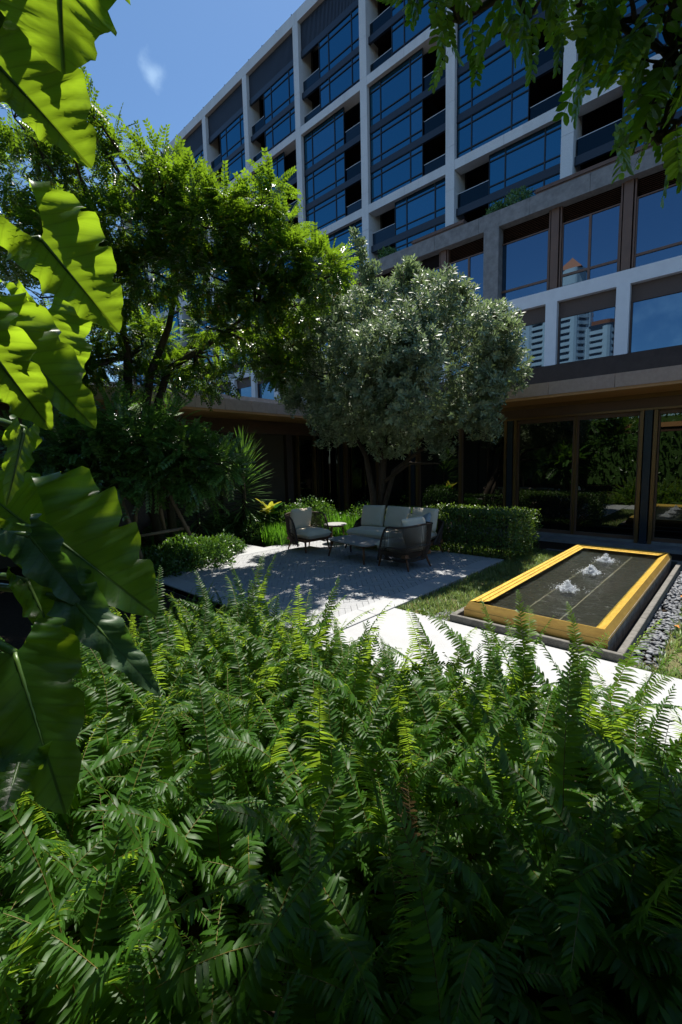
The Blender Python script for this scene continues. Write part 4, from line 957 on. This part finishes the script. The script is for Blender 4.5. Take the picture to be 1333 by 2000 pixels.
CL = [(60,330,10.2,.85,230),(160,330,10,.8,210),(30,450,9.8,1.0,260),(140,450,9.7,.95,260),(250,430,9.3,.85,240),(340,400,9.1,.7,190),(400,430,9.0,.8,230),(480,450,8.8,.7,210),(560,500,8.7,.65,190),(620,520,8.7,.5,120),
      (300,520,9.3,.85,240),(410,540,9.1,.85,240),(510,570,8.9,.75,220),(590,590,8.8,.55,140),(200,560,9.6,.9,230),(90,570,9.7,1.0,230),(470,640,9.0,.65,150),(560,660,8.9,.5,120),(180,650,9.8,.7,120),(390,640,9.4,.55,90),(80,680,9.8,.8,130),(400,740,9.8,.35,40),(530,720,9.3,.4,55),(300,640,10.1,.6,70),
      (230,640,10.3,.5,80),(330,735,10.3,.4,60),(260,745,10.3,.45,60),(390,735,10.1,.4,60),(160,700,10.3,.5,70),(360,700,10.0,.45,80),(200,690,10.2,.55,110),(300,670,10.4,.5,90),(420,680,9.9,.45,90),(480,680,9.5,.45,90),(90,740,10.2,.6,90),(430,715,9.9,.3,34),(540,715,9.4,.35,45),(120,740,10.2,.6,80),(170,205,9.6,.28,26),(160,250,9.6,.36,34),(210,250,9.6,.26,22),(120,235,9.7,.3,16),(40,228,9.8,.35,26),(230,300,9.5,.4,44),(290,320,9.3,.35,30),(330,285,9.2,.22,12),(350,330,9.1,.3,30),(330,360,9.1,.45,60),(520,350,8.8,.26,22),(505,385,8.8,.35,40),(550,420,8.7,.4,55),(440,370,8.9,.35,40),(650,500,8.7,.3,40),(670,520,8.7,.22,20),(390,370,9,.4,50)]
tree('feathery_tree', 'broad garden tree with small glossy leaflets and several dark leaning stems', 'tree', b0, trunks, [(at(x+g.uniform(-14,14),y+g.uniform(-10,14)+8,d+g.uniform(-.5,.5)), r*.66*g.uniform(.7,1.1), int(n*1.4)) for x,y,d,r,n in CL], SPR, .3, 'tree_leaf', 'bark', 3, up=.1, out=.7, twigs=4)
# ---------------------------------------------------------------- silver leaved tree behind the sofa
def rosette_t(n=9, lw=.2):
    v = []; f = []; lv, lf = leaf_t(lw, .07, -.05, .6)
    for i in range(n):
        a = i*2.4; el = .25 + 1.0*(i/n); b = len(v); x_off = .5*i/n
        d = Vector((math.sin(el)*.55+.25, math.cos(a)*math.cos(el*.5), math.sin(a)*math.cos(el*.5))).normalized(); sd = d.cross(Vector((1,.02,0))).normalized(); up = sd.cross(d)
        l = .62*(1-.25*i/n)
        for p in lv: q = d*p[0]*l + sd*p[1]*l*1 + up*p[2]*l; v.append((q.x + x_off, q.y, q.z))
        f += [tuple(b+k for k in q) for q in lf]
    return v, f
ROS = rosette_t()
s0 = Vector((-7.0, 9.05, -.09)); SC = at(764, 714, 10.2)
rng = np.random.default_rng(8)
def crown_shell(center, rad, n, rng, lump=.18, low=-1.0, seed=0):
    d = rdir(n, rng); d = d[d[:,2] > low]; ph = np.random.default_rng(seed).normal(size=(14,3)); ph = nrm(ph); l = np.zeros(len(d))
    for k in range(14): l += (.5+.5*np.random.default_rng(k+seed).random())*np.exp(-((1-(d*ph[k]).sum(-1))/.13)**1)
    l = (l-l.mean()); rr = (rng.uniform(.0, 1, len(d))**.22)*(1+lump*l) + rng.normal(0,.022,len(d)); return np3(center) + d*np.asarray(rad)*rr[:,None], d
st = empty('silver_tree', s0, label='round silvery grey leaved tree standing behind the sofa', cat='tree'); B = np3(s0)
mb = MB()
for pts, rad in (([s0, s0+Vector((.02,.05,.8)), at(748,930,11.0), at(752,860,10.8), at(765,780,10.5)], [.11,.1,.085,.07,.03]), ([s0+Vector((.05,0,.1)), s0+Vector((.12,-.05,.7)), at(770,920,10.9), at(820,880,10.5), at(880,860,10.2)], [.08,.075,.06,.045,.02]), ([s0+Vector((-.1,0,.1)), at(728,960,11.2), at(715,890,11.0), at(680,820,10.6)], [.09,.08,.06,.03]), ([at(745,945,11.1), at(800,905,10.7), at(860,905,10.4)], [.05,.04,.015])): mb.tube([tuple(np3(p)-B) for p in pts], rad, 8)
for k in range(46):
    d = rdir(1, rng)[0]; limb(mb, Vector(np3(at(758,800,10.6))-B), Vector(np3(SC)+d*np.array([2.4,2.4,1.9])*.9-B), .022, .005, rng, 6)
obj('trunk', mb, M['bark'], st, smooth=True)
vd = math.atan2(SC.y, SC.x) - math.pi/2; rm = np.array(Matrix.Rotation(vd, 3, 'Z')); PP = []; DD = []
cd = []
for k in range(54):         # clumps spread evenly over the crown
    z_ = 1-2*(k+.5)/54; a_ = k*2.39996+rng.normal(0,.2); cd.append((math.sqrt(1-z_*z_)*math.cos(a_), math.sqrt(1-z_*z_)*math.sin(a_), z_))
for c in cd:
    c = np.array(c); rr = rng.uniform(.62, .9) if c[2] > -.5 else rng.uniform(.72, .92); ce = c*np.array([2.9,1.95,1.62])*rr; cr = rng.uniform(.42, .72)
    n_ = int(125*(cr/.55)**2); d = rdir(n_, rng) + c*.55; d = nrm(d); PP.append(ce + d*cr*(rng.uniform(.1,1,n_)**.4)[:,None]*np.array([1,1,.8])); DD.append(d)
n_ = 700; d = rdir(n_, rng); PP.append(d*np.array([2.0,1.6,1.4])*(rng.uniform(0,1,n_)**.5)[:,None]); DD.append(d)
P = np.vstack(PP) @ rm.T + np3(SC); D = np.vstack(DD) @ rm.T
# a tall leading shoot and ragged sprigs
ex = []
for (x, y, d, r, n) in ((702,480,10.1,.12,12),(708,505,10.1,.14,18),(718,545,10.1,.22,34),(694,460,10.1,.08,7),(730,530,10.1,.14,12),(800,540,10,.3,90),(900,585,10,.3,90),(960,625,9.9,.3,80),(990,640,9.9,.2,40),(1000,700,9.9,.25,60),(640,600,10.2,.35,90),(590,700,10.4,.35,90),(570,790,10.5,.35,90),(640,850,10.5,.4,90),(860,870,10.0,.4,90),(950,840,9.9,.4,90)):
    q = np3(at(x,y,d)) + rdir(n, rng)*r*rng.uniform(.2,1,n)[:,None]; ex.append(q)
E_ = np.vstack(ex); P = np.vstack([P, E_]); D = np.vstack([D, rdir(len(E_), rng)*.6+np.array([0,0,.8])])
R = frames(nrm(D)*.9 + rdir(len(P), rng)*.5 + np.array([0,0,.45]), rdir(len(P), rng)); V, F = stamp(*ROS, P-B, R, rng.uniform(.13, .24, len(P)))
obj('crown', npmesh('crown', V, F, M['silver_leaf'], smooth=False), None, st)
# ---------------------------------------------------------------- overhanging tree, trunk outside the frame to the right
OVL = spray_t(6, .27, .36, .3, leaf_r)
ob = Vector((1.9, 1.4, -.09)); rng = np.random.default_rng(21)
hang = []
for x, y, d, r, n in ((840,20,3.2,.2,12),(880,60,3.1,.28,22),(850,130,3.2,.15,9),(930,110,3.0,.25,20),(1000,40,3.0,.34,32),(1060,50,2.9,.3,26),(1100,30,2.9,.3,24),(960,20,3.1,.35,30),(1030,130,2.9,.16,10),(1180,30,2.9,.35,30),(1250,40,2.8,.35,30),(1310,60,2.8,.35,30),(1240,130,2.8,.25,18),(1300,150,2.75,.28,22),(1280,220,2.7,.22,16),(1210,140,2.8,.12,6),(1320,240,2.7,.22,16),(1310,290,2.7,.16,10),(1250,320,2.75,.14,8),(1290,350,2.7,.14,9),(1330,330,2.7,.2,12),(800,10,3.3,.1,5),(1130,100,2.9,.14,7),(1350,120,2.75,.35,25),(1380,250,2.7,.3,20)):
    hang.append((at(x,y-92,d), r*.85, max(3, int(n*.34))))
can = []
shade = []
for _ in range(6000):       # unseen boughs, placed along the sun path to shade the near ferns
    tx, ty = random.uniform(-1.3, 1.3), random.uniform(-.2, 2.3)
    if ty > 2.15 + .9*tx and tx < 0 or len(shade) >= 64: continue
    z = random.uniform(6.7, 8.2); c = Vector((tx, ty, .85)) + SUN_DIR*((z-.85)/SUN_DIR.z)
    e = Vector((-.95, .33, 2.45)) + SUN_DIR*((z-2.45)/SUN_DIR.z); v = c - EYE; q = v.dot(CF)
    if (c-e).length < .95 or (q > .2 and 1000 - 868*v.dot(CU)/q > -130 and 666 + 868*v.dot(CR)/q < 1480): continue
    if all((c-o_).length > .34 for o_ in shade): shade.append(c); can.append((c, random.uniform(.36, .46), 40))
print('shading boughs', len(shade))
for _ in range(34):         # unseen crown added over and behind the viewer to block skylight
    can.append((Vector((random.uniform(-1.8, 4.0), random.uniform(-3.2, .3), random.uniform(5.6, 7.6))), random.uniform(.7, 1.0), 80))
for c_, n_ in (((-1.42,1.5,4.75),34),((-1.3,1.75,5.0),26)): can.append((Vector(c_), .3, n_))  # unseen leaf clumps added to shade the lower big leaves
for x, y in ((2.6,2.2),(2.2,.4),(3.2,1.2),(1.4,-.6),(2.9,-.6)): can.append((Vector((x, y, 6.6)), .95, 90))
otr = [([ob, ob+Vector((.1,.1,2.2)), ob+Vector((0,.3,4.2)), Vector((.9,2.1,5.6)), Vector((-.2,2.7,6.4)), Vector((-1.3,3.0,6.9))], [.2,.17,.14,.1,.06,.03]), ([ob+Vector((0,.3,4.0)), Vector((1.1,2.6,4.9)), Vector((.3,2.9,5.0)), at(1150,-60,3.1), at(1000,-20,3.1), at(900,40,3.1)], [.1,.08,.055,.035,.02,.01]), ([Vector((.9,2.6,4.9)), at(1420,60,2.9), at(1340,150,2.75), at(1290,280,2.7)], [.06,.035,.02,.008])]
ot = tree('overhanging_tree', 'tree overhanging from the upper right with drooping sprays of rounded leaflets', 'tree', ob, otr, hang + [(c, r, 0) for c, r, n in can], OVL, .165, 'overhang_leaf', 'bark', 22, up=-.55, out=.45, twigs=2, bias=-.2, inner=.1, limb_r=.012)
P, D = cluster_pts([(c, r, int(n*.72)) for c, r, n in can], rng, -.2, .1); OVC = spray_t(6, .3, .36, .3)
R = frames(D*.45 + rdir(len(P), rng)*.6 + np.array([0,0,-.4]), np.array([0,0,1.]) + .55*rdir(len(P), rng)); V, F = stamp(*OVC, P-np3(ob), R, rng.uniform(.22, .38, len(P)))
obj('upper_crown', npmesh('upper_crown', V, F, M['overhang_leaf'], smooth=False), None, ot)  # unseen foliage shaped to keep sun and sky off the foreground
# ---------------------------------------------------------------- small tree with bamboo props in the left bed
rng = np.random.default_rng(31)
fb = Vector((at(225,1000,8.6).x, at(225,1000,8.6).y, -.09))
FT = [(130,860,8.8,.5,80),(200,830,8.7,.5,90),(280,830,8.5,.5,100),(350,850,8.4,.45,90),(410,870,8.3,.35,60),(440,880,8.2,.22,26),(300,890,8.5,.45,80),(220,900,8.6,.5,80),(150,920,8.8,.45,60),(370,900,8.4,.35,50),(100,900,8.9,.5,60),(60,850,9,.5,60),(330,800,8.5,.35,40),(230,790,8.7,.35,40),(400,930,8.4,.2,14)]
tree('small_feathery_tree', 'low dark feathery leaved young tree held by bamboo props', 'tree', fb, [([fb, at(222,1010,8.6), at(226,930,8.6), at(245,880,8.6)], [.06,.055,.045,.03]), ([fb+Vector((.25,.1,0)), at(212,960,8.7), at(190,890,8.7)], [.05,.04,.025])], [(at(x,y+30,d), r, int(n*1.7)) for x,y,d,r,n in FT], spray_t(7, .3, .26, .15), .36, 'feathery_leaf', 'bark', 33, up=.0, twigs=3)
def pole(name, pts, r, parent):
    o0 = Vector(parent.location); return obj(name, MB().tube([tuple(Vector(p)-o0) for p in pts], r, 8), M['bamboo'], parent, smooth=True)
bs = empty('bamboo_tree_support', (fb.x+.1, fb.y+.2, -.09), label='frame of leaning bamboo poles propping the small feathery tree', cat='tree support')
def G(x, y, d):
    p = at(x, y, d); return p
for a, b in (((232,960,8.5),(277,1090,8.6)),((300,925,8.5),(322,1035,9.0)),((312,930,8.5),(372,1045,8.9)),((192,945,8.6),(190,1090,8.8)),((270,945,8.7),(262,1060,9.1)),((214,935,8.7),(226,1090,8.7))): pole('pole', (G(*a), G(*b)), .036, bs)
for a, b in (((205,978,8.55),(248,972,8.55)),((270,945,8.55),(318,940,8.55)),((268,1048,8.7),(370,1030,8.9)),((186,968,8.6),(240,960,8.6))): pole('rail', (G(*a), G(*b)), .03, bs)
# ---------------------------------------------------------------- strap leaved plants
def strap_plant(name, base, label, cat, n, L, w, spread, zst, zen, mt, seed, group=None, curve=.5, stem=True):
    rng = np.random.default_rng(seed); t = empty(name, base, label=label, cat=cat, group=group)
    segs = 6; tv = []; tf = []
    parts = []
    for i in range(n):
        a = i*2.39996 + rng.normal(0,.2); q = i/max(1, n-1); z = zst + (zen-zst)*q; el = math.radians(spread[0] + (spread[1]-spread[0])*q + rng.normal(0, 6)); l = L*rng.uniform(.8, 1.12); cv = curve*rng.uniform(.5,1.4)
        sdv = np.array([-math.sin(a), math.cos(a), 0]); V = []; p = np.array([.03*math.cos(a), .03*math.sin(a), z])
        for k in range(segs+1):
            u = k/segs; e = el - cv*u*u; d = np.array([math.cos(a)*math.cos(e), math.sin(a)*math.cos(e), math.sin(e)]); nn = np.cross(sdv, d); hw = w*(.55+.9*u)*(1-u)**.5*1.25 if u < 1 else 0
            V += [p - sdv*hw + nn*hw*.35, p, p + sdv*hw + nn*hw*.35]; p = p + d*l/segs
        F = [(3*k+j, 3*k+3+j, 3*k+4+j, 3*k+1+j) for k in range(segs) for j in range(2)]; parts.append((np.array(V), np.array(F), 0))
    V, F, _ = join_np(parts); obj('leaves', npmesh('leaves', V, F, M[mt]), None, t)
    if stem: obj('stem', MB().tube([(0,0,0),(0,0,zen)], [.07,.04], 8), M['bark'], t, smooth=True)
    return t
dp = onx(478, 1000, -9.9); d2 = onx(388, 1005, -10.3)
strap_plant('dracaena', (dp.x, dp.y, -.09), 'tall column of dark green sword leaves against the brown wall', 'plant', 300, .85, .017, (-25, 82), .75, 2.3, 'strap_leaf', 1, 'sword leaved plants by the wall', .3)
strap_plant('dracaena', (d2.x, d2.y, -.09), 'shorter sword leaved plant behind the bamboo props', 'plant', 220, .85, .018, (-15, 78), .45, 1.6, 'strap_leaf', 2, 'sword leaved plants by the wall', .6)
# iris clumps: upright blades
def iris(base, n, r, h, label, seed, rx=1, ry=1):
    rng = np.random.default_rng(seed); t = empty('iris_clump', base, label=label, cat='plant', group='strap leaved clumps round the seats'); parts = []
    for i in range(n):
        a = rng.uniform(0, 6.283); rr = r*math.sqrt(rng.random()); p = np.array([rr*math.cos(a)*rx, rr*math.sin(a)*ry, 0]); f = rng.uniform(0, 6.283); tilt = rng.uniform(.02,.35); l = h*rng.uniform(.65,1.1); cv = rng.uniform(.1,.9)
        sdv = np.array([-math.sin(f), math.cos(f), 0]); V = []
        for k in range(6):
            u = k/5; e = math.pi/2 - tilt - cv*u*u*.6; d = np.array([math.cos(f)*math.cos(e), math.sin(f)*math.cos(e), math.sin(e)]); hw = .011*(1-u)**.5; V += [p - sdv*hw, p + sdv*hw]; p = p + d*l/5
        parts.append((np.array(V), np.array([(2*k, 2*k+2, 2*k+3, 2*k+1) for k in range(5)]), 0))
    V, F, _ = join_np(parts); obj('blades', npmesh('blades', V, F, M['iris_leaf']), None, t)
iris((-8.75, 7.2, -.09), 900, .5, .6, 'dense upright strap leaves beside the left armchair', 1, 1.15, .75)
iris((-8.3, 8.95, -.09), 500, .5, .75, 'bright upright strap leaves behind the side table', 2, 1.3, .6)
iris((-7.2, 8.95, -.09), 420, .45, .7, 'upright strap leaves behind the left end of the sofa', 3, 1.2, .6)
# ---------------------------------------------------------------- shrubs, hedge, clipped balls
SHL = leaf_t(.26, .08, .12)
def leafball(base, rx, ry, rz, n, size, rng, zc=None, up=.5, box=False, lump=.12):
    d = rdir(n, rng)
    if box:
        m_ = np.abs(d).max(-1, keepdims=True); d2 = d/m_; rr = rng.uniform(.82, 1.03, n)[:,None]; p = d2*rr
        p += rng.normal(0, .03, (n,3))
    else:
        ph = nrm(rng.normal(size=(9,3))); l = np.zeros(n)
        for k in range(9): l += np.exp(-((1-(d*ph[k]).sum(-1))/.16))
        p = d*((rng.uniform(0,1,n)**.3)*(1+lump*(l-l.mean())) + np.where(rng.random(n) < .12, rng.uniform(0,.3,n), 0))[:,None]
    P = p*np.array([rx, ry, rz]) + np.array([0, 0, zc if zc is not None else rz*.75]); P[:,2] = np.maximum(P[:,2], .03)
    R = frames(nrm(d)*.6 + rdir(n, rng)*.8 + np.array([0,0,up]), nrm(d)+.7*rdir(n, rng)+np.array([0,0,.5])); return stamp(*SHL, P, R, rng.uniform(size*.7, size*1.25, n))
def shrub(name, base, rx, ry, rz, n, size, lmat, label, cat, seed, group=None, box=False, zc=None, stems=8, lump=.12):
    rng = np.random.default_rng(seed); t = empty(name, base, label=label, cat=cat, group=group)
    V, F = leafball(base, rx, ry, rz, n, size, rng, zc, box=box, lump=lump); obj('foliage', npmesh('foliage', V, F, M[lmat], smooth=False), None, t)
    mb = MB()
    for _ in range(stems):
        d = rdir(1, rng)[0]; a = Vector((d[0]*rx*.7 if box else d[0]*.08, d[1]*ry*.7 if box else d[1]*.08, 0)); limb(mb, a, Vector((d[0]*rx*.8, d[1]*ry*.8, (zc or rz*.75)+abs(d[2])*rz*.6)), .012, .004, rng, 5)
    obj('stems', mb, M['bark'], t, smooth=True); return t
shrub('hedge', (-4.45, 9.2, -.09), 1.15, .66, .48, 17000, .055, 'hedge_leaf', 'clipped box shaped green hedge to the right of the sofa', 'hedge', 5, box=True, zc=.5, stems=40)
shrub('hedge', (-6.75, 9.75, -.09), 1.1, .5, .4, 7000, .055, 'hedge_leaf', 'low clipped hedge running behind the sofa under the silver tree', 'hedge', 6, box=True, zc=.42, stems=20)
LB = [((440,1065,10.6),.4,'low shrub beside the side path slabs left of the strap leaves'),((320,1060,9.7),.5,'low shrub between the two leaning bamboo poles'),((270,1075,9.3),.5,'low shrub at the foot of the left bamboo pole'),((400,1075,9.6),.55,'small leaved low shrub at the corner of the side path'),((345,1085,9.4),.5,'low dark shrub just in front of the bamboo pole foot'),((300,1100,9.1),.5,'low shrub at the left bed edge behind the ferns'),((420,1050,10.2),.45,'low shrub behind the corner shrub along the side path'),((360,1055,10.0),.5,'low dark shrub under the bamboo rail'),((240,1120,8.8),.55,'dark low shrub below the small feathery tree'),((165,1120,8.6),.6,'dark low shrub at the left behind the big leaves')]
for i, ((x, y, d), r, lab) in enumerate(LB):
    p = at(x, y, d); shrub('low_shrub', (p.x, p.y, -.09), r*1.05, r, r*.62, 2300, .085, 'shrub_leaf', lab, 'shrub', 40+i, 'low shrubs in the left bed', lump=.32)
GB = [((-10.25,6.85),.4,.42,'low glossy shrub at the end of the side path'),((-9.55,6.95),.35,.4,'low glossy shrub left of the dense strap leaves'),((-10.35,6.35),.3,.4,'low shrub between the two sword leaved plants'),((-11.0,8.55),.45,.4,'low glossy shrub at the wall foot left of the tall sword plant'),((-10.5,8.5),.5,.42,'rounded glossy shrub in front of the tall sword leaved plant'),((-9.9,8.4),.5,.5,'bushy shrub beside the yellow leaved plant'),((-9.3,8.2),.5,.55,'leafy shrub behind the dense strap leaves'),((-9.0,8.9),.6,.55,'dark shrub behind the left armchair back'),((-10.9,5.2),.5,.45,'low shrub at the far corner of the left bed'),((-8.1,9.9),.7,.5,'dark shrub under the canopy behind the side table'),((-10.2,9.6),.7,.6,'dark shrub in the inner corner of the wings')]
for i, ((x, y), r, hz, lab) in enumerate(GB): shrub('low_shrub', (x, y, -.09), r*1.1, r, hz, 2600, .07, 'shrub_leaf', lab, 'shrub', 60+i, 'glossy shrubs by the brown wall', lump=.2)
# yellow leaved plant
yp = empty('yellow_leaf_plant', (-9.4, 7.4, -.09), label='bright yellow broad leaved plant among the dark shrubs', cat='plant')
for i in range(9):
    a = i*2.4; A = Vector((.05*math.cos(a), .05*math.sin(a), .78+.02*i)); T = A + Vector((.3*math.cos(a), .3*math.sin(a), .06+.3*((i*5)%9)/9))
    V, F, UV, mid = ear_leaf(A, T, (0, -.3, 1), .13, .13, .08, .02, .15, .2, 70+i, 20, 5); me = npmesh('leaf', V, F, M['yellow_leaf'] if i % 3 else M['iris_leaf']); obj('leaf', me, None, yp)
obj('stem', MB().tube([(0,0,0),(0,0,.85)], [.03,.02], 8), M['petiole'], yp, smooth=True)
# terrace shrubs on the podium
for i, ((x, y), r, lab) in enumerate([((1012,372), .72, 'clipped dark ball shrub on the terrace parapet'), ((972,394), .6, 'loose spiky dark plant on the terrace left of the ball shrub'), ((762,482), .62, 'dark round shrub on the lower left part of the terrace')]):
    p = ony(x, y+22, YP+.9); shrub('terrace_shrub', (p.x, p.y, zTop-.3), r, r, r*.95, 2400, .13, 'strap_leaf', lab, 'shrub', 80+i, 'shrubs on the hotel terrace', zc=r*.9)
# agave-like plants on the left wing roof
for i, (x, lab) in enumerate(((405, 'dark spiky roof plant behind the left parapet near the trunks'), (195, 'small spiky roof plant at the far left parapet'))):
    p = onx(x, 770, -11.6); strap_plant('roof_plant', (p.x, p.y, 3.7), lab, 'plant', 40, .5, .03, (15, 80), .05, .2, 'strap_leaf', 90+i, 'spiky plants on the left wing roof', .3, False)
# ================================================================ behind the camera: things mirrored in the glass, plus greenery added against bright sky
def far_tower():
    bx, by = -50.5, -135.0; t = empty('apartment_tower', (bx, by, 0), label='pale curved apartment tower with orange roof mirrored in the hotel windows', cat='building')
    def outline(sx, sy, wob, n=40):
        return [(sx*math.copysign(abs(math.cos(a))**.6, math.cos(a))*(1+wob*math.sin(6*a)), sy*math.copysign(abs(math.sin(a))**.6, math.sin(a))*(1+wob*math.cos(5*a))) for a in [2*math.pi*i/n for i in range(n)]]
    def mass(cx, cyy, sx, sy, H, fl, roof):
        poly = outline(sx*.9, sy*.9, .02); core = MB().prism([(cx+x, cyy+y) for x, y in poly], 0, H); c = obj('core', core, M['window_far'], t)
        big = outline(sx, sy, .05)
        for k in range(fl):
            z = 4 + (H-5)*k/fl; obj('balcony_band', MB().prism([(cx+x, cyy+y) for x, y in big], z, z+1.15), M['concrete_far'], t)
        for a in (.35, 1.1, 2.2, 2.9): obj('wall_strip', MB().tube([(cx+sx*.95*math.cos(a), cyy+sy*.98*math.sin(a), 0), (cx+sx*.95*math.cos(a), cyy+sy*.98*math.sin(a), H-1)], 1.5, 10), M['concrete_far'], t)
        if roof:
            obj('crown_storey', MB().prism([(cx+x*.62, cyy+y*.62) for x, y in big], H, H+6), M['concrete_far'], t)
            obj('roof', MB().add([(cx-sx*.6, cyy-sy*.6, H+6), (cx+sx*.6, cyy-sy*.6, H+6), (cx+sx*.6, cyy+sy*.6, H+6), (cx-sx*.6, cyy+sy*.6, H+6), (cx, cyy, H+11)], [(0,1,4),(1,2,4),(2,3,4),(3,0,4),(3,2,1,0)]), M['roof_orange'], t)
        else: obj('roof', MB().prism([(cx+x*.8, cyy+y*.8) for x, y in big], H, H+1.5), M['roof_orange'], t)
    mass(-1, 0, 7.0, 7, 62, 26, True); mass(9.0, -2, 6.5, 6.5, 47, 20, False); mass(-11, -3, 6.5, 7, 57, 24, False)
far_tower()
# garden pavilion and trees behind the camera
pv = empty('garden_pavilion', (-6.5, -7.5, -.09), label='open garden pavilion with copper edged flat roof mirrored in the lounge glass', cat='pavilion')
obj('roof', MB().box(-6, 6, -2.5, 2.0, 3.6, 3.85), M['copper_soffit'], pv); obj('beam', MB().box(-5.9, 5.9, 1.7, 1.95, 3.35, 3.598), M['bronze'], pv)
for x in (-5.6, -1.9, 1.9, 5.6):
    for y in (-2.2, 1.75): obj('column', MB().box(x-.14, x+.14, y-.14, y+.14, 0, 3.348), M['bronze'], pv)
big = spray_t(6, .32, .34, .2)
proto = None
spots = [((-7.5,-4.8),1.1,.3),((.2,-4.6),1.2,2.0),((4.6,-1.2),1.2,4.0),((-15,-9),1.4,1.0),((3.0,-11),1.5,5.2),((-24,-6),1.5,3.3)]  # the trees nearest the viewer are added to block skylight
labs = ['leafy garden tree behind the viewer left of the pavilion, mirrored in the glass', 'leafy tree right behind the viewer, mirrored in the glass', 'leafy tree behind the viewer at the right, mirrored in the glass', 'large tree beyond the pavilion to the left, mirrored only', 'large tree beyond the pavilion to the right, mirrored only', 'large tree at the far left behind the viewer, mirrored only']
rg = np.random.default_rng(77)
cl0 = [(Vector((rg.normal()*1.1, rg.normal()*1.1, 3.6+rg.normal()*1.0)), .9, 120) for _ in range(14)]
for i, ((x, y), s, rz) in enumerate(spots):
    if proto is None:
        proto = tree('garden_tree', labs[0], 'tree', (0,0,0), [([(0,0,0),(.05,0,1.2),(.1,.05,2.4),(.1,.1,3.6)], [.16,.14,.11,.05])], cl0, big, .55, 'shrub_leaf', 'bark', 78, group='garden trees behind the viewer', twigs=1); t = proto
    else:
        t = proto.copy(); COL.objects.link(t); t['label'] = labs[i]
        for ch in proto.children:
            c = ch.copy(); COL.objects.link(c); c.parent = t
    t.location = (x, y, -.09); t.rotation_euler = (0, 0, rz); t.scale = (s, s, s)
shrub('tall_hedge', (-6, -12.5, -.09), 16, 1.2, 2.6, 9000, .3, 'shrub_leaf', 'tall dark hedge beyond the pavilion, mirrored in the lounge glass', 'hedge', 97, box=True, zc=2.4, stems=20)  # hedge added to keep bright sky out of the lounge reflection
_h = [o for o in COL.objects if o.name.startswith('tall_hedge')][0]; obj('inner_mass', MB().box(-15.5, 15.5, -.9, .9, .1, 4.6), M['strap_leaf'], _h)  # opaque core added so no sky shows through the leaves
# ferns are backed by dark leaf litter
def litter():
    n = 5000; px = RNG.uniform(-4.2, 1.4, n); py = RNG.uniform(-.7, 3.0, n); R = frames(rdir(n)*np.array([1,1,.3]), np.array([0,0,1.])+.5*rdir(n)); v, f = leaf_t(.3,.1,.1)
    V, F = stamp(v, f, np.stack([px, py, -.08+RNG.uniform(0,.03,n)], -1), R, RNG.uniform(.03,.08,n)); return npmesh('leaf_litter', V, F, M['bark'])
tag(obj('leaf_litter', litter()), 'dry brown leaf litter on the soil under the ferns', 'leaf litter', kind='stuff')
